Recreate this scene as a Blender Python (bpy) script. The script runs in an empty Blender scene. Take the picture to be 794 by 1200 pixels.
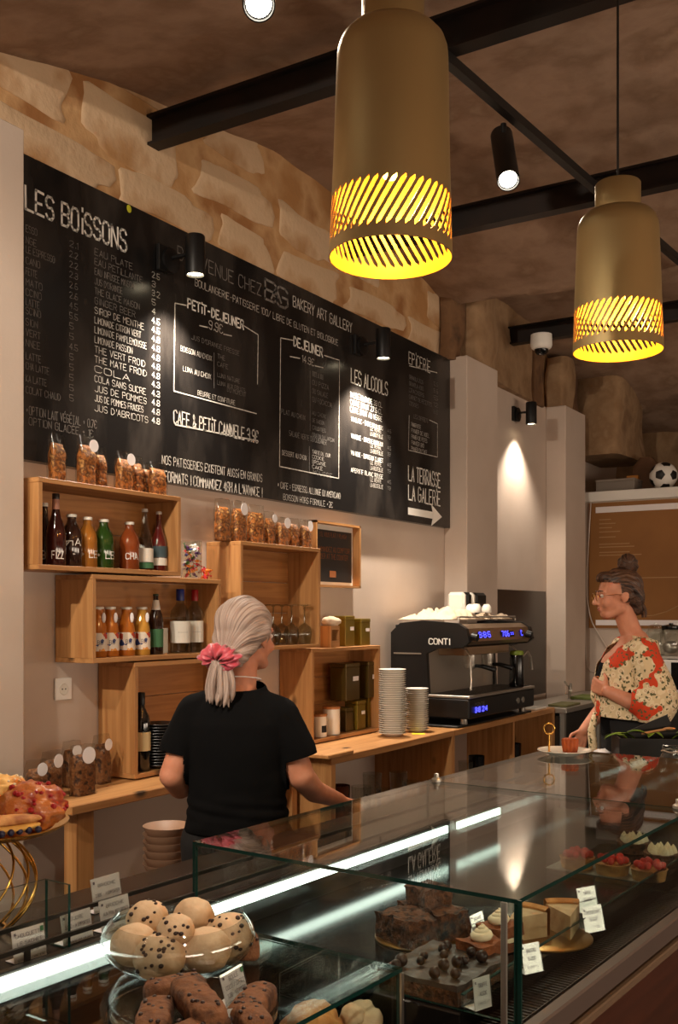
import bpy, bmesh, math, random
from mathutils import Vector, Matrix, noise
random.seed(7)
S = bpy.context.scene
COL = S.collection
PI = math.pi
# ------------------------------------------------------------------ camera, world, exposure
# world axes: X runs along the menu wall, Y towards it, Z up; the camera stands at the origin, 1.55 m high
H = 1.55
F = Vector((0.8492, 0.528, 0)); RT = Vector((0.528, -0.8492, 0))
cam_d = bpy.data.cameras.new('camera'); cam = bpy.data.objects.new('camera', cam_d); COL.objects.link(cam)
cam.location = (0, 0, H)
cam.rotation_euler = (PI/2, 0, math.atan2(F.y, F.x) - PI/2)
cam_d.sensor_fit = 'VERTICAL'; cam_d.sensor_height = 36; cam_d.lens = 36*1195/1200
cam_d.shift_y = 118/1200; cam_d.clip_start = 0.05; cam_d.clip_end = 60
S.camera = cam
W = bpy.data.worlds.new('world'); S.world = W; W.use_nodes = True
W.node_tree.nodes['Background'].inputs[0].default_value = (1.0, 0.72, 0.5, 1)
W.node_tree.nodes['Background'].inputs[1].default_value = 0.05
S.view_settings.view_transform = 'Standard'; S.view_settings.look = 'None'
S.view_settings.exposure = 0.9; S.view_settings.gamma = 1.0; S.view_settings.use_curve_mapping = False

def lamp(name, kind, loc, watts, col, aim=None, size=0.05, spot=60, blend=0.5, parent=None):
    d = bpy.data.lights.new(name, kind); d.energy = watts; d.color = col
    if kind == 'SPOT': d.spot_size = math.radians(spot); d.spot_blend = blend; d.shadow_soft_size = size
    if kind == 'POINT': d.shadow_soft_size = size
    o = bpy.data.objects.new(name, d); COL.objects.link(o); o.location = loc
    if aim is not None:
        o.rotation_euler = (Vector(aim)-Vector(loc)).to_track_quat('-Z', 'Y').to_euler()
    if parent: o.parent = parent
    return o
WARM = (1.0, 0.76, 0.52); NEUT = (1.0, 0.86, 0.70)

# ------------------------------------------------------------------ measuring helpers (real points on real planes)
def ray(u, v):
    a = (u-397)/1195; b = (718-v)/1195
    return F + RT*a + Vector((0, 0, b))
def onY(u, v, Y):
    r = ray(u, v); t = Y/r.y; return Vector((r.x*t, Y, H+r.z*t))
def onX(u, v, X):
    r = ray(u, v); t = X/r.x; return Vector((X, r.y*t, H+r.z*t))
def onZ(u, v, z):
    r = ray(u, v); t = (z-H)/r.z; return Vector((r.x*t, r.y*t, z))
# counter frame: turned 3.74 degrees from the wall; s along it, y across (customer side small)
CA = math.radians(-3.74)
def cw(s, y, z=0):
    return Vector((s*math.cos(CA)-y*math.sin(CA), s*math.sin(CA)+y*math.cos(CA), z))
def atcam(x, t, z=0):
    p = F*t + RT*x; p.z = z; return p

# ------------------------------------------------------------------ object helpers
def link(o, parent=None):
    COL.objects.link(o)
    if parent: o.parent = parent
    return o
def thing(name, label, cat, loc=(0, 0, 0), rz=0, group=None, rot=None):
    o = bpy.data.objects.new(name, None); o.empty_display_size = .05; link(o)
    o.location = loc; o.rotation_euler = rot if rot else (0, 0, rz)
    o['label'] = label; o['category'] = cat
    if group: o['group'] = group
    return o
def tag(o, label, cat, group=None):
    o['label'] = label; o['category'] = cat
    if group: o['group'] = group
    return o
def dup(root, loc=None, rz=None, label=None, group=None):
    r = root.copy(); COL.objects.link(r)
    if loc is not None: r.location = loc
    if rz is not None: r.rotation_euler = (0, 0, rz)
    if label: r['label'] = label
    if group: r['group'] = group
    for ch in list(root.children):
        if ch.type == 'LIGHT': continue
        c = ch.copy(); COL.objects.link(c); c.parent = r
        for g in list(ch.children):
            d = g.copy(); COL.objects.link(d); d.parent = c
    return r
class MB:
    """gathers shapes into one mesh"""
    def __init__(s): s.v = []; s.f = []; s.m = []; s.mi = 0; s.M = None
    def add(s, vs, fs):
        n = len(s.v)
        if s.M is not None: vs = [tuple(s.M @ Vector(p)) for p in vs]
        s.v += [tuple(p) for p in vs]; s.f += [tuple(i+n for i in f) for f in fs]; s.m += [s.mi]*len(fs)
        return s
    def box(s, x0, x1, y0, y1, z0, z1, b=0):
        if b <= 0:
            vs = [(x, y, z) for x in (x0, x1) for y in (y0, y1) for z in (z0, z1)]
            return s.add(vs, [(0, 1, 3, 2), (4, 6, 7, 5), (0, 4, 5, 1), (2, 3, 7, 6), (0, 2, 6, 4), (1, 5, 7, 3)])
        # chamfered box
        vs = []; idx = {}
        for i, x in enumerate((x0, x1)):
            for j, y in enumerate((y0, y1)):
                for k, z in enumerate((z0, z1)):
                    sx, sy, sz = (1-2*i)*b, (1-2*j)*b, (1-2*k)*b
                    for a_, p in enumerate(((x, y+sy, z+sz), (x+sx, y, z+sz), (x+sx, y+sy, z))):
                        idx[i, j, k, a_] = len(vs); vs.append(p)
        g = lambda i, j, k, a_: idx[i, j, k, a_]
        fs = []
        for i in (0, 1):
            q = [g(i, 0, 0, 0), g(i, 0, 1, 0), g(i, 1, 1, 0), g(i, 1, 0, 0)]; fs.append(q if i == 0 else q[::-1])
            q = [g(0, i, 0, 1), g(1, i, 0, 1), g(1, i, 1, 1), g(0, i, 1, 1)]; fs.append(q if i == 0 else q[::-1])
            q = [g(0, 0, i, 2), g(0, 1, i, 2), g(1, 1, i, 2), g(1, 0, i, 2)]; fs.append(q if i == 0 else q[::-1])
        for i in (0, 1):
            for j in (0, 1):
                o = (i+j) % 2
                for q in ([g(i, j, 0, 0), g(i, j, 0, 1), g(i, j, 1, 1), g(i, j, 1, 0)],
                          [g(i, 0, j, 0), g(i, 0, j, 2), g(i, 1, j, 2), g(i, 1, j, 0)],
                          [g(0, i, j, 1), g(0, i, j, 2), g(1, i, j, 2), g(1, i, j, 1)]):
                    fs.append(q)
                for k in (0, 1):
                    fs.append([g(i, j, k, 0), g(i, j, k, 1), g(i, j, k, 2)])
        return s.add(vs, fs)
    def lathe(s, prof, n=24, c=(0, 0, 0), close=True, a0=0, a1=2*PI):
        full = abs(a1-a0-2*PI) < 1e-6; m = n if full else n+1
        vs = []; fs = []
        for r, z in prof:
            for k in range(m):
                a = a0+(a1-a0)*k/n; vs.append((c[0]+r*math.cos(a), c[1]+r*math.sin(a), c[2]+z))
        for i in range(len(prof)-1):
            for k in range(n):
                k2 = (k+1) % m; fs.append((i*m+k, i*m+k2, (i+1)*m+k2, (i+1)*m+k))
        if close and full:
            if prof[0][0] > 1e-6: fs.append(tuple(range(m))[::-1])
            if prof[-1][0] > 1e-6: fs.append(tuple((len(prof)-1)*m+k for k in range(m)))
        return s.add(vs, fs)
    def rings(s, rs, cap=True):
        """rs: list of rings, each a list of points of equal count"""
        m = len(rs[0]); vs = [p for r in rs for p in r]; fs = []
        for i in range(len(rs)-1):
            for k in range(m):
                k2 = (k+1) % m; fs.append((i*m+k, i*m+k2, (i+1)*m+k2, (i+1)*m+k))
        if cap: fs.append(tuple(range(m))[::-1]); fs.append(tuple((len(rs)-1)*m+k for k in range(m)))
        return s.add(vs, fs)
    def loft(s, rs, n=24):
        """rs: (z, rx, ry, cx, cy) ellipses"""
        return s.rings([[(cx+rx*math.cos(2*PI*k/n), cy+ry*math.sin(2*PI*k/n), z) for k in range(n)] for z, rx, ry, cx, cy in rs])
    def tube(s, pts, r, n=8, cap=True, closed=False):
        P = [Vector(p) for p in pts]; R = r if isinstance(r, (list, tuple)) else [r]*len(P)
        rs = []; up = None; L = len(P)
        for i, p in enumerate(P):
            if closed: d = P[(i+1) % L]-P[i-1]
            else: d = P[min(i+1, L-1)]-P[max(i-1, 0)]
            d.normalize()
            if up is None: up = d.orthogonal().normalized()
            up = (up-d*up.dot(d)).normalized(); w = d.cross(up)
            rs.append([tuple(p+up*R[i]*math.cos(2*PI*k/n)+w*R[i]*math.sin(2*PI*k/n)) for k in range(n)])
        if closed: rs.append(rs[0]); cap = False
        return s.rings(rs, cap)
    def capsule(s, p0, p1, r0, r1, n=16):
        p0 = Vector(p0); p1 = Vector(p1); d = (p1-p0).normalized(); up = d.orthogonal().normalized(); w = d.cross(up); rs = []
        def ring(c, r): rs.append([tuple(c+(up*math.cos(2*PI*k/n)+w*math.sin(2*PI*k/n))*r) for k in range(n)])
        for j in range(1, 7): a = PI/2*j/6; ring(p0-d*r0*math.cos(a), r0*math.sin(a))
        for j in range(6, 0, -1): a = PI/2*j/6; ring(p1+d*r1*math.cos(a), r1*math.sin(a))
        return s.rings(rs)
    def limb(s, pts, rad, n=16):
        for i in range(len(pts)-1): s.capsule(pts[i], pts[i+1], rad[i], rad[i+1], n)
        return s
    def ball(s, c, r, n=16, m=10, rot=None, fn=None):
        rx, ry, rz = (r, r, r) if not isinstance(r, (tuple, list)) else r
        c = Vector(c); vs = []; fs = []
        E = rot if rot is not None else Matrix.Identity(3)
        def pt(a, b):
            d = Vector((math.cos(a)*math.sin(b), math.sin(a)*math.sin(b), math.cos(b)))
            k = fn(d) if fn else 1
            return tuple(c+E @ Vector((d.x*rx*k, d.y*ry*k, d.z*rz*k)))
        vs.append(pt(0, 0))
        for j in range(1, m):
            for k in range(n): vs.append(pt(2*PI*k/n, PI*j/m))
        vs.append(pt(0, PI)); L = len(vs)-1
        for k in range(n): fs.append((0, 1+k, 1+(k+1) % n)); fs.append((L, L-n+(k+1) % n, L-n+k))
        for j in range(m-2):
            for k in range(n):
                a = 1+j*n; fs.append((a+k, a+n+k, a+n+(k+1) % n, a+(k+1) % n))
        return s.add(vs, fs)
    def prism(s, poly, y0, y1, axis='y'):
        """poly: 2D outline extruded along an axis"""
        n = len(poly)
        def P(a, b, c):
            return {'y': (a, c, b), 'x': (c, a, b), 'z': (a, b, c)}[axis]
        vs = [P(a, b, y0) for a, b in poly]+[P(a, b, y1) for a, b in poly]
        fs = [tuple(range(n)), tuple(range(2*n-1, n-1, -1))]+[(i, i+n, (i+1) % n+n, (i+1) % n) for i in range(n)]
        return s.add(vs, fs)
    def mesh(s, name, mats, smooth=None):
        me = bpy.data.meshes.new(name); me.from_pydata(s.v, [], s.f); me.update()
        bm = bmesh.new(); bm.from_mesh(me); bmesh.ops.recalc_face_normals(bm, faces=bm.faces); bm.to_mesh(me); bm.free()
        if not isinstance(mats, (list, tuple)): mats = [mats]
        for m in mats: me.materials.append(m)
        if len(mats) > 1 and len(s.m) == len(me.polygons): me.polygons.foreach_set('material_index', s.m)
        if smooth:
            me.polygons.foreach_set('use_smooth', [True]*len(me.polygons))
            if smooth < 179: me.set_sharp_from_angle(angle=math.radians(smooth))
        return me
    def obj(s, name, mats, parent=None, smooth=None, loc=None):
        o = bpy.data.objects.new(name, s.mesh(name, mats, smooth)); link(o, parent)
        if loc is not None: o.location = loc
        return o
def struct(o): o['kind'] = 'structure'; return o
def remeshed(mb, name, mat_, parent, voxel=.006, smooth=6, cut=None):
    """union of overlapping closed shapes as one continuous surface"""
    me = mb.mesh(name, mat_); o = bpy.data.objects.new(name, me); COL.objects.link(o)
    m = o.modifiers.new('r', 'REMESH'); m.mode = 'VOXEL'; m.voxel_size = voxel
    sm = o.modifiers.new('s', 'SMOOTH'); sm.iterations = smooth; sm.factor = .5
    dg = bpy.context.evaluated_depsgraph_get()
    me2 = bpy.data.meshes.new_from_object(o.evaluated_get(dg)); o.modifiers.clear(); o.data = me2
    bpy.data.meshes.remove(me)
    if not me2.materials: me2.materials.append(mat_)
    if cut:
        bm = bmesh.new(); bm.from_mesh(me2)
        for co, no in cut:
            bmesh.ops.bisect_plane(bm, geom=bm.verts[:]+bm.edges[:]+bm.faces[:], plane_co=co, plane_no=no, clear_outer=True)
        bm.to_mesh(me2); bm.free()
    me2.polygons.foreach_set('use_smooth', [True]*len(me2.polygons)); me2.name = name; o.name = name
    if parent: o.parent = parent
    return o

# ------------------------------------------------------------------ materials
def srgb(c):
    return tuple((x/255/12.92 if x/255 <= .04045 else ((x/255+.055)/1.055)**2.4) for x in c)+(1,)
def mat(name, rgb, rough=.5, metal=0, noisec=None, nscale=8, bump=0, bscale=30, stretch=(1, 1, 1), emit=None, es=0, trans=0, ior=1.45, alpha=1, sheen=0, coat=0, sss=0, detail=4, ramp=(.35, .65), spec=.5):
    m = bpy.data.materials.new(name); m.use_nodes = True; nt = m.node_tree; b = nt.nodes['Principled BSDF']
    c = srgb(rgb); b.inputs['Base Color'].default_value = c; b.inputs['Roughness'].default_value = rough
    b.inputs['Metallic'].default_value = metal; b.inputs['IOR'].default_value = ior
    b.inputs['Specular IOR Level'].default_value = spec
    if trans: b.inputs['Transmission Weight'].default_value = trans
    if alpha < 1: b.inputs['Alpha'].default_value = alpha
    if sheen: b.inputs['Sheen Weight'].default_value = sheen
    if coat: b.inputs['Coat Weight'].default_value = coat; b.inputs['Coat Roughness'].default_value = .1
    if sss: b.inputs['Subsurface Weight'].default_value = sss; b.inputs['Subsurface Radius'].default_value = (.02, .008, .004); b.inputs['Subsurface Scale'].default_value = .5
    if emit: b.inputs['Emission Color'].default_value = srgb(emit); b.inputs['Emission Strength'].default_value = es
    tc = nt.nodes.new('ShaderNodeTexCoord'); mp = nt.nodes.new('ShaderNodeMapping'); mp.inputs['Scale'].default_value = stretch
    nt.links.new(tc.outputs['Object'], mp.inputs[0])
    if noisec:
        cols = noisec if isinstance(noisec[0], (tuple, list)) else [noisec]
        n = nt.nodes.new('ShaderNodeTexNoise'); n.inputs['Scale'].default_value = nscale; n.inputs['Detail'].default_value = detail
        nt.links.new(mp.outputs[0], n.inputs['Vector'])
        r = nt.nodes.new('ShaderNodeValToRGB'); e = r.color_ramp.elements
        e[0].position = ramp[0]; e[0].color = c; e[1].position = ramp[1]; e[1].color = srgb(cols[-1])
        for k, cc in enumerate(cols[:-1]):
            x = e.new(ramp[0]+(ramp[1]-ramp[0])*(k+1)/len(cols)); x.color = srgb(cc)
        nt.links.new(n.outputs[0], r.inputs[0]); nt.links.new(r.outputs[0], b.inputs['Base Color'])
    if bump:
        n = nt.nodes.new('ShaderNodeTexNoise'); n.inputs['Scale'].default_value = bscale; n.inputs['Detail'].default_value = 6
        nt.links.new(mp.outputs[0], n.inputs['Vector'])
        bp = nt.nodes.new('ShaderNodeBump'); bp.inputs['Strength'].default_value = bump; bp.inputs['Distance'].default_value = .01
        nt.links.new(n.outputs[0], bp.inputs['Height']); nt.links.new(bp.outputs[0], b.inputs['Normal'])
    return m
def wood(name, rgb, dark, axis=0, rough=.45, knots=True, sc=1.0):
    """pine: grain bands stretched along the axis, with knots"""
    m = mat(name, rgb, rough); nt = m.node_tree; b = nt.nodes['Principled BSDF']; N = nt.nodes.new; Lk = nt.links.new
    tc = N('ShaderNodeTexCoord'); oi = N('ShaderNodeObjectInfo'); ad = N('ShaderNodeVectorMath'); ad.operation = 'ADD'
    sc_ = N('ShaderNodeVectorMath'); sc_.operation = 'SCALE'; cb = N('ShaderNodeCombineXYZ')
    for i in range(3): Lk(oi.outputs['Random'], cb.inputs[i])
    Lk(cb.outputs[0], sc_.inputs[0]); sc_.inputs['Scale'].default_value = 13
    Lk(tc.outputs['Object'], ad.inputs[0]); Lk(sc_.outputs[0], ad.inputs[1])
    mp = N('ShaderNodeMapping'); s = [22*sc]*3; s[axis] = 1.3*sc; mp.inputs['Scale'].default_value = s; Lk(ad.outputs[0], mp.inputs[0])
    n1 = N('ShaderNodeTexNoise'); n1.inputs['Scale'].default_value = 1.6; n1.inputs['Detail'].default_value = 6; n1.inputs['Distortion'].default_value = .6; Lk(mp.outputs[0], n1.inputs['Vector'])
    r = N('ShaderNodeValToRGB'); e = r.color_ramp.elements
    e[0].position = .3; e[0].color = srgb(dark); e[1].position = .62; e[1].color = srgb(rgb); Lk(n1.outputs[0], r.inputs[0])
    out = r.outputs[0]
    if knots:
        mk = N('ShaderNodeMapping'); s = [5.5*sc]*3; s[axis] = 3.0*sc; mk.inputs['Scale'].default_value = s; Lk(ad.outputs[0], mk.inputs[0])
        vo = N('ShaderNodeTexVoronoi'); vo.inputs['Scale'].default_value = 1; Lk(mk.outputs[0], vo.inputs['Vector'])
        kr = N('ShaderNodeValToRGB'); k = kr.color_ramp.elements; k[0].position = .05; k[0].color = (1, 1, 1, 1); k[1].position = .13; k[1].color = (0, 0, 0, 1)
        Lk(vo.outputs['Distance'], kr.inputs[0])
        mx = N('ShaderNodeMix'); mx.data_type = 'RGBA'; Lk(kr.outputs[0], mx.inputs[0]); Lk(out, mx.inputs[6]); mx.inputs[7].default_value = srgb(tuple(x*.42 for x in dark)); out = mx.outputs[2]
    Lk(out, b.inputs['Base Color'])
    bp = N('ShaderNodeBump'); bp.inputs['Strength'].default_value = .15; bp.inputs['Distance'].default_value = .004; Lk(n1.outputs[0], bp.inputs['Height']); Lk(bp.outputs[0], b.inputs['Normal'])
    return m
def pane(name, tint=(235, 245, 240), rough=0.0, ior=1.5, bend=0):
    """clear sheet: what is behind shows through, the surface mirrors by Fresnel"""
    m = bpy.data.materials.new(name); m.use_nodes = True; nt = m.node_tree; nt.nodes.clear(); N = nt.nodes.new
    o = N('ShaderNodeOutputMaterial'); mx = N('ShaderNodeMixShader'); t = N('ShaderNodeBsdfTransparent'); g = N('ShaderNodeBsdfGlossy'); f = N('ShaderNodeFresnel')
    t.inputs[0].default_value = srgb(tint); g.inputs['Roughness'].default_value = rough; f.inputs[0].default_value = ior
    # keep the Fresnel of the outer face on both faces of the sheet
    ge = N('ShaderNodeNewGeometry'); q = N('ShaderNodeMath'); q.operation = 'POWER'; q.inputs[0].default_value = ior
    w = N('ShaderNodeMath'); w.operation = 'MULTIPLY_ADD'; w.inputs[1].default_value = -2; w.inputs[2].default_value = 1
    nt.links.new(ge.outputs['Backfacing'], w.inputs[0])
    # the Fresnel node inverts its index on back faces itself; feeding 1/index there restores it
    nt.links.new(w.outputs[0], q.inputs[1]); nt.links.new(q.outputs[0], f.inputs[0])
    nt.links.new(f.outputs[0], mx.inputs[0]); nt.links.new(t.outputs[0], mx.inputs[1]); nt.links.new(g.outputs[0], mx.inputs[2]); nt.links.new(mx.outputs[0], o.inputs[0])
    return m
M = {}
M['white_wall'] = mat('white painted plaster', (205, 188, 174), .75, noisec=(196, 178, 163), nscale=2, bump=.05, bscale=60)
M['ceiling'] = mat('old lime ceiling', (146, 118, 98), .9, noisec=[(162, 134, 112), (136, 108, 86), (172, 146, 122)], nscale=4.5, bump=1, bscale=11, detail=10, ramp=(.22, .8))
M['mortar'] = mat('ochre mortar', (172, 126, 78), .9, noisec=[(196, 156, 110), (152, 104, 60)], nscale=3.5, bump=.6, bscale=22)
M['stone'] = mat('pale limestone', (198, 170, 136), .9, noisec=[(204, 174, 140), (170, 128, 84)], nscale=3, bump=.5, bscale=28)
M['rough_stone'] = mat('rough brown stone', (128, 98, 70), .95, noisec=[(158, 128, 96), (136, 106, 76), (174, 146, 114)], nscale=4.5, bump=1, bscale=14, detail=10, ramp=(.25, .8))
M['dark_stone'] = mat('dark rubble', (92, 66, 46), .95, noisec=[(120, 88, 60), (60, 42, 30)], nscale=4, bump=1, bscale=14)
M['floor'] = mat('grey stone floor', (92, 84, 78), .5, noisec=(76, 68, 62), nscale=4)
M['steel_beam'] = mat('blackened steel', (26, 22, 20), .5, .3, noisec=(40, 28, 22), nscale=5)
M['black'] = mat('matt black metal', (16, 15, 15), .45)
M['blackgloss'] = mat('gloss black', (12, 12, 13), .18)
M['board'] = mat('black chalkboard', (22, 21, 21), .27, noisec=[(50, 46, 43), (26, 25, 24)], nscale=1.8, bump=.04, bscale=5, stretch=(3, 1, 1.1), ramp=(.42, .8))
M['chalk'] = mat('white chalk', (212, 205, 195), .8, noisec=(150, 144, 136), nscale=60, ramp=(.4, .75))
M['chalk_dim'] = mat('faint chalk', (132, 126, 120), .8, noisec=(84, 80, 76), nscale=60, ramp=(.4, .75))
M['chalk_bold'] = mat('bold chalk', (240, 236, 228), .8)
M['pine'] = wood('pine along', (188, 138, 86), (156, 106, 60), 0)
M['pine_y'] = wood('pine deep', (188, 138, 86), (156, 106, 60), 1)
M['pine_z'] = wood('pine upright', (188, 138, 86), (156, 106, 60), 2)
M['pine_back'] = wood('pine back', (182, 126, 72), (146, 92, 46), 0)
M['redwood'] = wood('reddish veneer', (82, 42, 26), (60, 30, 18), 0, .4, False)
M['glass'] = pane('clear glass sheet', (248, 252, 250))
M['glass_end'] = pane('slightly grey glass', (228, 238, 236))
M['glass_edge'] = mat('green glass edge', (18, 52, 46), .12)
M['vessel'] = pane('thin clear vessel', (248, 250, 248), 0, 1.75)
M['bottleglass'] = pane('clear bottle glass', (226, 230, 226), 0, 1.9)
M['bowlglass'] = pane('clear bowl glass', (248, 250, 249), 0, 2.1)
M['brass'] = mat('brushed brass', (184, 164, 118), .42, .9)
nt_ = M['brass'].node_tree; tg_ = nt_.nodes.new('ShaderNodeTangent'); tg_.direction_type = 'RADIAL'; tg_.axis = 'Z'
nt_.links.new(tg_.outputs[0], nt_.nodes['Principled BSDF'].inputs['Tangent']); nt_.nodes['Principled BSDF'].inputs['Anisotropic'].default_value = .75
M['brass_in'] = mat('brass inside', (230, 172, 40), .5, .25)
M['gold'] = mat('gold wire', (214, 168, 84), .25, 1)
M['steel'] = mat('stainless steel', (186, 180, 170), .38, .9)
M['darksteel'] = mat('dark stainless', (84, 80, 76), .28, .9)
M['white'] = mat('white plastic', (232, 228, 220), .4)
M['porcelain'] = mat('white porcelain', (236, 230, 218), .2, coat=.4)
M['paper'] = mat('white card', (238, 232, 232), .6)
M['ink'] = mat('grey ink', (92, 86, 92), .7)
M['darkstone'] = mat('dark slab', (34, 29, 27), .25, noisec=(46, 40, 36), nscale=30)
M['deck'] = mat('dark deck', (20, 18, 17), .13)
M['cable'] = mat('white cable', (196, 180, 166), .5)

# ------------------------------------------------------------------ lettering: hand-drawn stroke alphabet (4 x 6 grid, accents above)
GL = {'A': '002640|1232', 'B': '00063645443303|3342413000', 'C': '4536160501103041', 'D': '00062644422000', 'E': '46060040|0333', 'F': '460600|0333',
 'G': '45361605011030414323', 'H': '0600|4640|0343', 'I': '2620', 'i': '2420|2627', 'J': '4641301001', 'K': '0600|460340', 'L': '060040', 'M': '0006234640', 'N': '00064046',
 'O': '160501103041453616', 'P': '00063645443303', 'Q': '160501103041453616|2240', 'R': '00063645443303|2340', 'S': '453616050413334241301001', 'T': '0646|2620',
 'U': '060110304146', 'V': '062046', 'W': '0610233046', 'X': '0640|4600', 'Y': '062346|2320', 'Z': '06460040', '0': '160501103041453616', '1': '152620',
 '2': '051636454400 40', '3': '05163645443342413010 01|3313', '4': '30360242', '5': '460603334241301001', '6': '3616030110304142330 3', '7': '064610',
 '8': '13040516364544331302011030414233', '9': '0110304445361605041343', '.': '2021', ',': '2110', '-': '1333', '+': '1333|2422', '/': '0046', "'": '2624',
 '!': '2622|2021', '&': '400516250110 42', '*': '1333|2422|1432|3412', '$': '4536160501103041|0323', 'e': '0343443514130211 2040', 'É': '46060040|0333|2738', 'È': '46060040|0333|1837',
 'À': '002640|1232|1837', ':': '2122|2425', '(': '36250130', ')': '16454210', '_': '0040', '|': '2720', '=': '1232|1434', '"': '1614|3634', 'n': '0004|03143430', 'm': '0004|0314240024|243444 40'}
def strokes(text):
    x = 0; out = []
    for ch in text:
        if ch == ' ': x += 3.2; continue
        g = GL.get(ch) or GL.get(ch.upper()) or GL['O']
        w = 2.2 if ch in 'iI1.,!|\':' else 5.4
        off = -1 if w < 3 else 0
        for st in g.split('|'):
            st = st.replace(' ', ''); out.append([(x+off+int(st[i]), int(st[i+1])) for i in range(0, len(st)-1, 2)])
        x += w
    return out, max(x-1.4, 1)
def text_mb(mb, text, x0, z0, length, height, w=None, y=0, jit=.12, slope=0, wob=True):
    st, L = strokes(text); sx = length/L; sz = height/6; w = (w*.72 if w else height*.085)/2; rng = random.Random(text)
    for pl in st:
        P = [Vector((x0+(a+rng.uniform(-jit, jit))*sx, 0, z0+(b+rng.uniform(-jit, jit))*sz+slope*a*sx)) for a, b in pl]
        for a, b in zip(P, P[1:]):
            d = (b-a)
            if d.length < 1e-6: continue
            d.normalize(); n = Vector((-d.z, 0, d.x))*w; e = d*w*.7
            q = [a-e-n, b+e-n, b+e+n, a-e+n]
            mb.add([(p.x, y, p.z) for p in q], [(0, 1, 2, 3)])
    return mb
def lettering(text, x0, z0, length, height, mat_, parent, y, w=None, slope=0):
    return text_mb(MB(), text, x0, z0, length, height, w, y, slope=slope).obj('lettering', mat_, parent)
# ------------------------------------------------------------------ the room
WY = 2.95
struct(MB().box(-3.2, 11, -3.6, 3.3, -.1, 0).obj('floor', M['floor']))
struct(MB().box(-3.0, 10.6, WY, WY+.2, 0, 3.22).obj('wall_rear', M['white_wall']))
# clad pillars standing proud of the menu wall
for x0, x1 in ((-3.0, 2.42), (6.05, 6.55), (7.93, 8.42)):
    struct(MB().box(x0, x1, 2.785, WY-.0005, 0, 3.22, .004).obj('pillar', M['white_wall']))
struct(MB().box(-3.2, -3.0, -3.6, 3.2, 0, 3.9).obj('wall_left', M['white_wall']))
struct(MB().box(-3.2, 11, -3.8, -3.6, 0, 3.9).obj('wall_front', M['white_wall']))
# low partition with the poster, its top a ledge
struct(MB().box(8.60, 8.95, -3.6, WY-.001, 0, 2.50).obj('wall_right', M['white_wall']))
struct(MB().box(8.56, 9.0, -3.6, WY-.002, 2.50, 2.585, .004).obj('trim_ledge', M['white']))

# old masonry above the cladding: ochre mortar bed with pale stones, each its own piece
wu = struct(MB().box(-3.0, 10.6, WY+.03, WY+.25, 3.2, 4.2).obj('wall_rear_masonry', M['mortar']))
def slab_stone(w, h, d, seed, n=26, rough=.28):
    rng = random.Random(seed); ph = [rng.uniform(0, 6.28) for _ in range(4)]
    def ring(sc, y):
        out = []
        for k in range(n):
            a = 2*PI*k/n; c, s_ = math.cos(a), math.sin(a)
            e = .42; px = math.copysign(abs(c)**e, c)*w/2; pz = math.copysign(abs(s_)**e, s_)*h/2
            r = 1+rough*(math.sin(2*a+ph[0])*.35+math.sin(3*a+ph[1])*.35+math.sin(5*a+ph[2])*.3)
            out.append((px*r*sc, y, pz*r*sc))
        return out
    return MB().rings([ring(1.0, 0), ring(.985, -d*.6), ring(.93, -d)])
rng = random.Random(3)
rows = [(3.20, .19), (3.43, .2), (3.66, .19)]
z = 3.33; ri = 0
for zc, hh in ((3.31, .17), (3.555, .22), (3.80, .17)):
    x = 1.9+ri*.27; ri += 1
    while x < 6.0:
        w = rng.uniform(.38, .66)
        if rng.random() > .12:
            o = slab_stone(w, hh*rng.uniform(.85, 1.08), rng.uniform(.003, .006), rng.random()).obj('stone', M['stone'], wu, smooth=40)
            o.location = (x+w/2, WY+.03, zc+rng.uniform(-.02, .02))
        x += w+rng.uniform(.05, .11)
# rubble piers above the far cladding
for x0, x1, y0, z0, z1, m in ((6.02, 6.20, 2.90, 3.2, 3.9, 'dark_stone'), (6.24, 6.62, 2.82, 3.22, 3.75, 'rough_stone'), (6.68, 7.55, 2.93, 3.2, 3.85, 'rough_stone'), (7.60, 7.84, 2.94, 3.2, 3.8, 'dark_stone'), (7.93, 8.2, 2.83, 3.2, 3.62, 'rough_stone'), (8.22, 8.5, 2.9, 3.2, 3.7, 'dark_stone'), (8.55, 9.4, 2.55, 2.9, 3.9, 'rough_stone')):
    def fn(d): return 1+.06*noise.noise(d*2+Vector((x0*3, 0, 0)))
    mb = MB(); 
    nx = 8; R_ = []
    for k in range(9):
        zz = z0+(z1-z0)*k/8; ring = []
        cx, cy = (x0+x1)/2, (y0+WY)/2; hx, hy = (x1-x0)/2, (WY+.05-y0)/2
        for j in range(20):
            a = 2*PI*j/20; c, s_ = math.cos(a), math.sin(a)
            p = Vector((cx+math.copysign(abs(c)**.35, c)*hx, cy+math.copysign(abs(s_)**.35, s_)*hy, zz))
            q = noise.noise(p*4)*.05
            ring.append((p.x+c*q, p.y+s_*q, zz))
        R_.append(ring)
    struct(mb.rings(R_).obj('pier', M[m], smooth=50))
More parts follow.
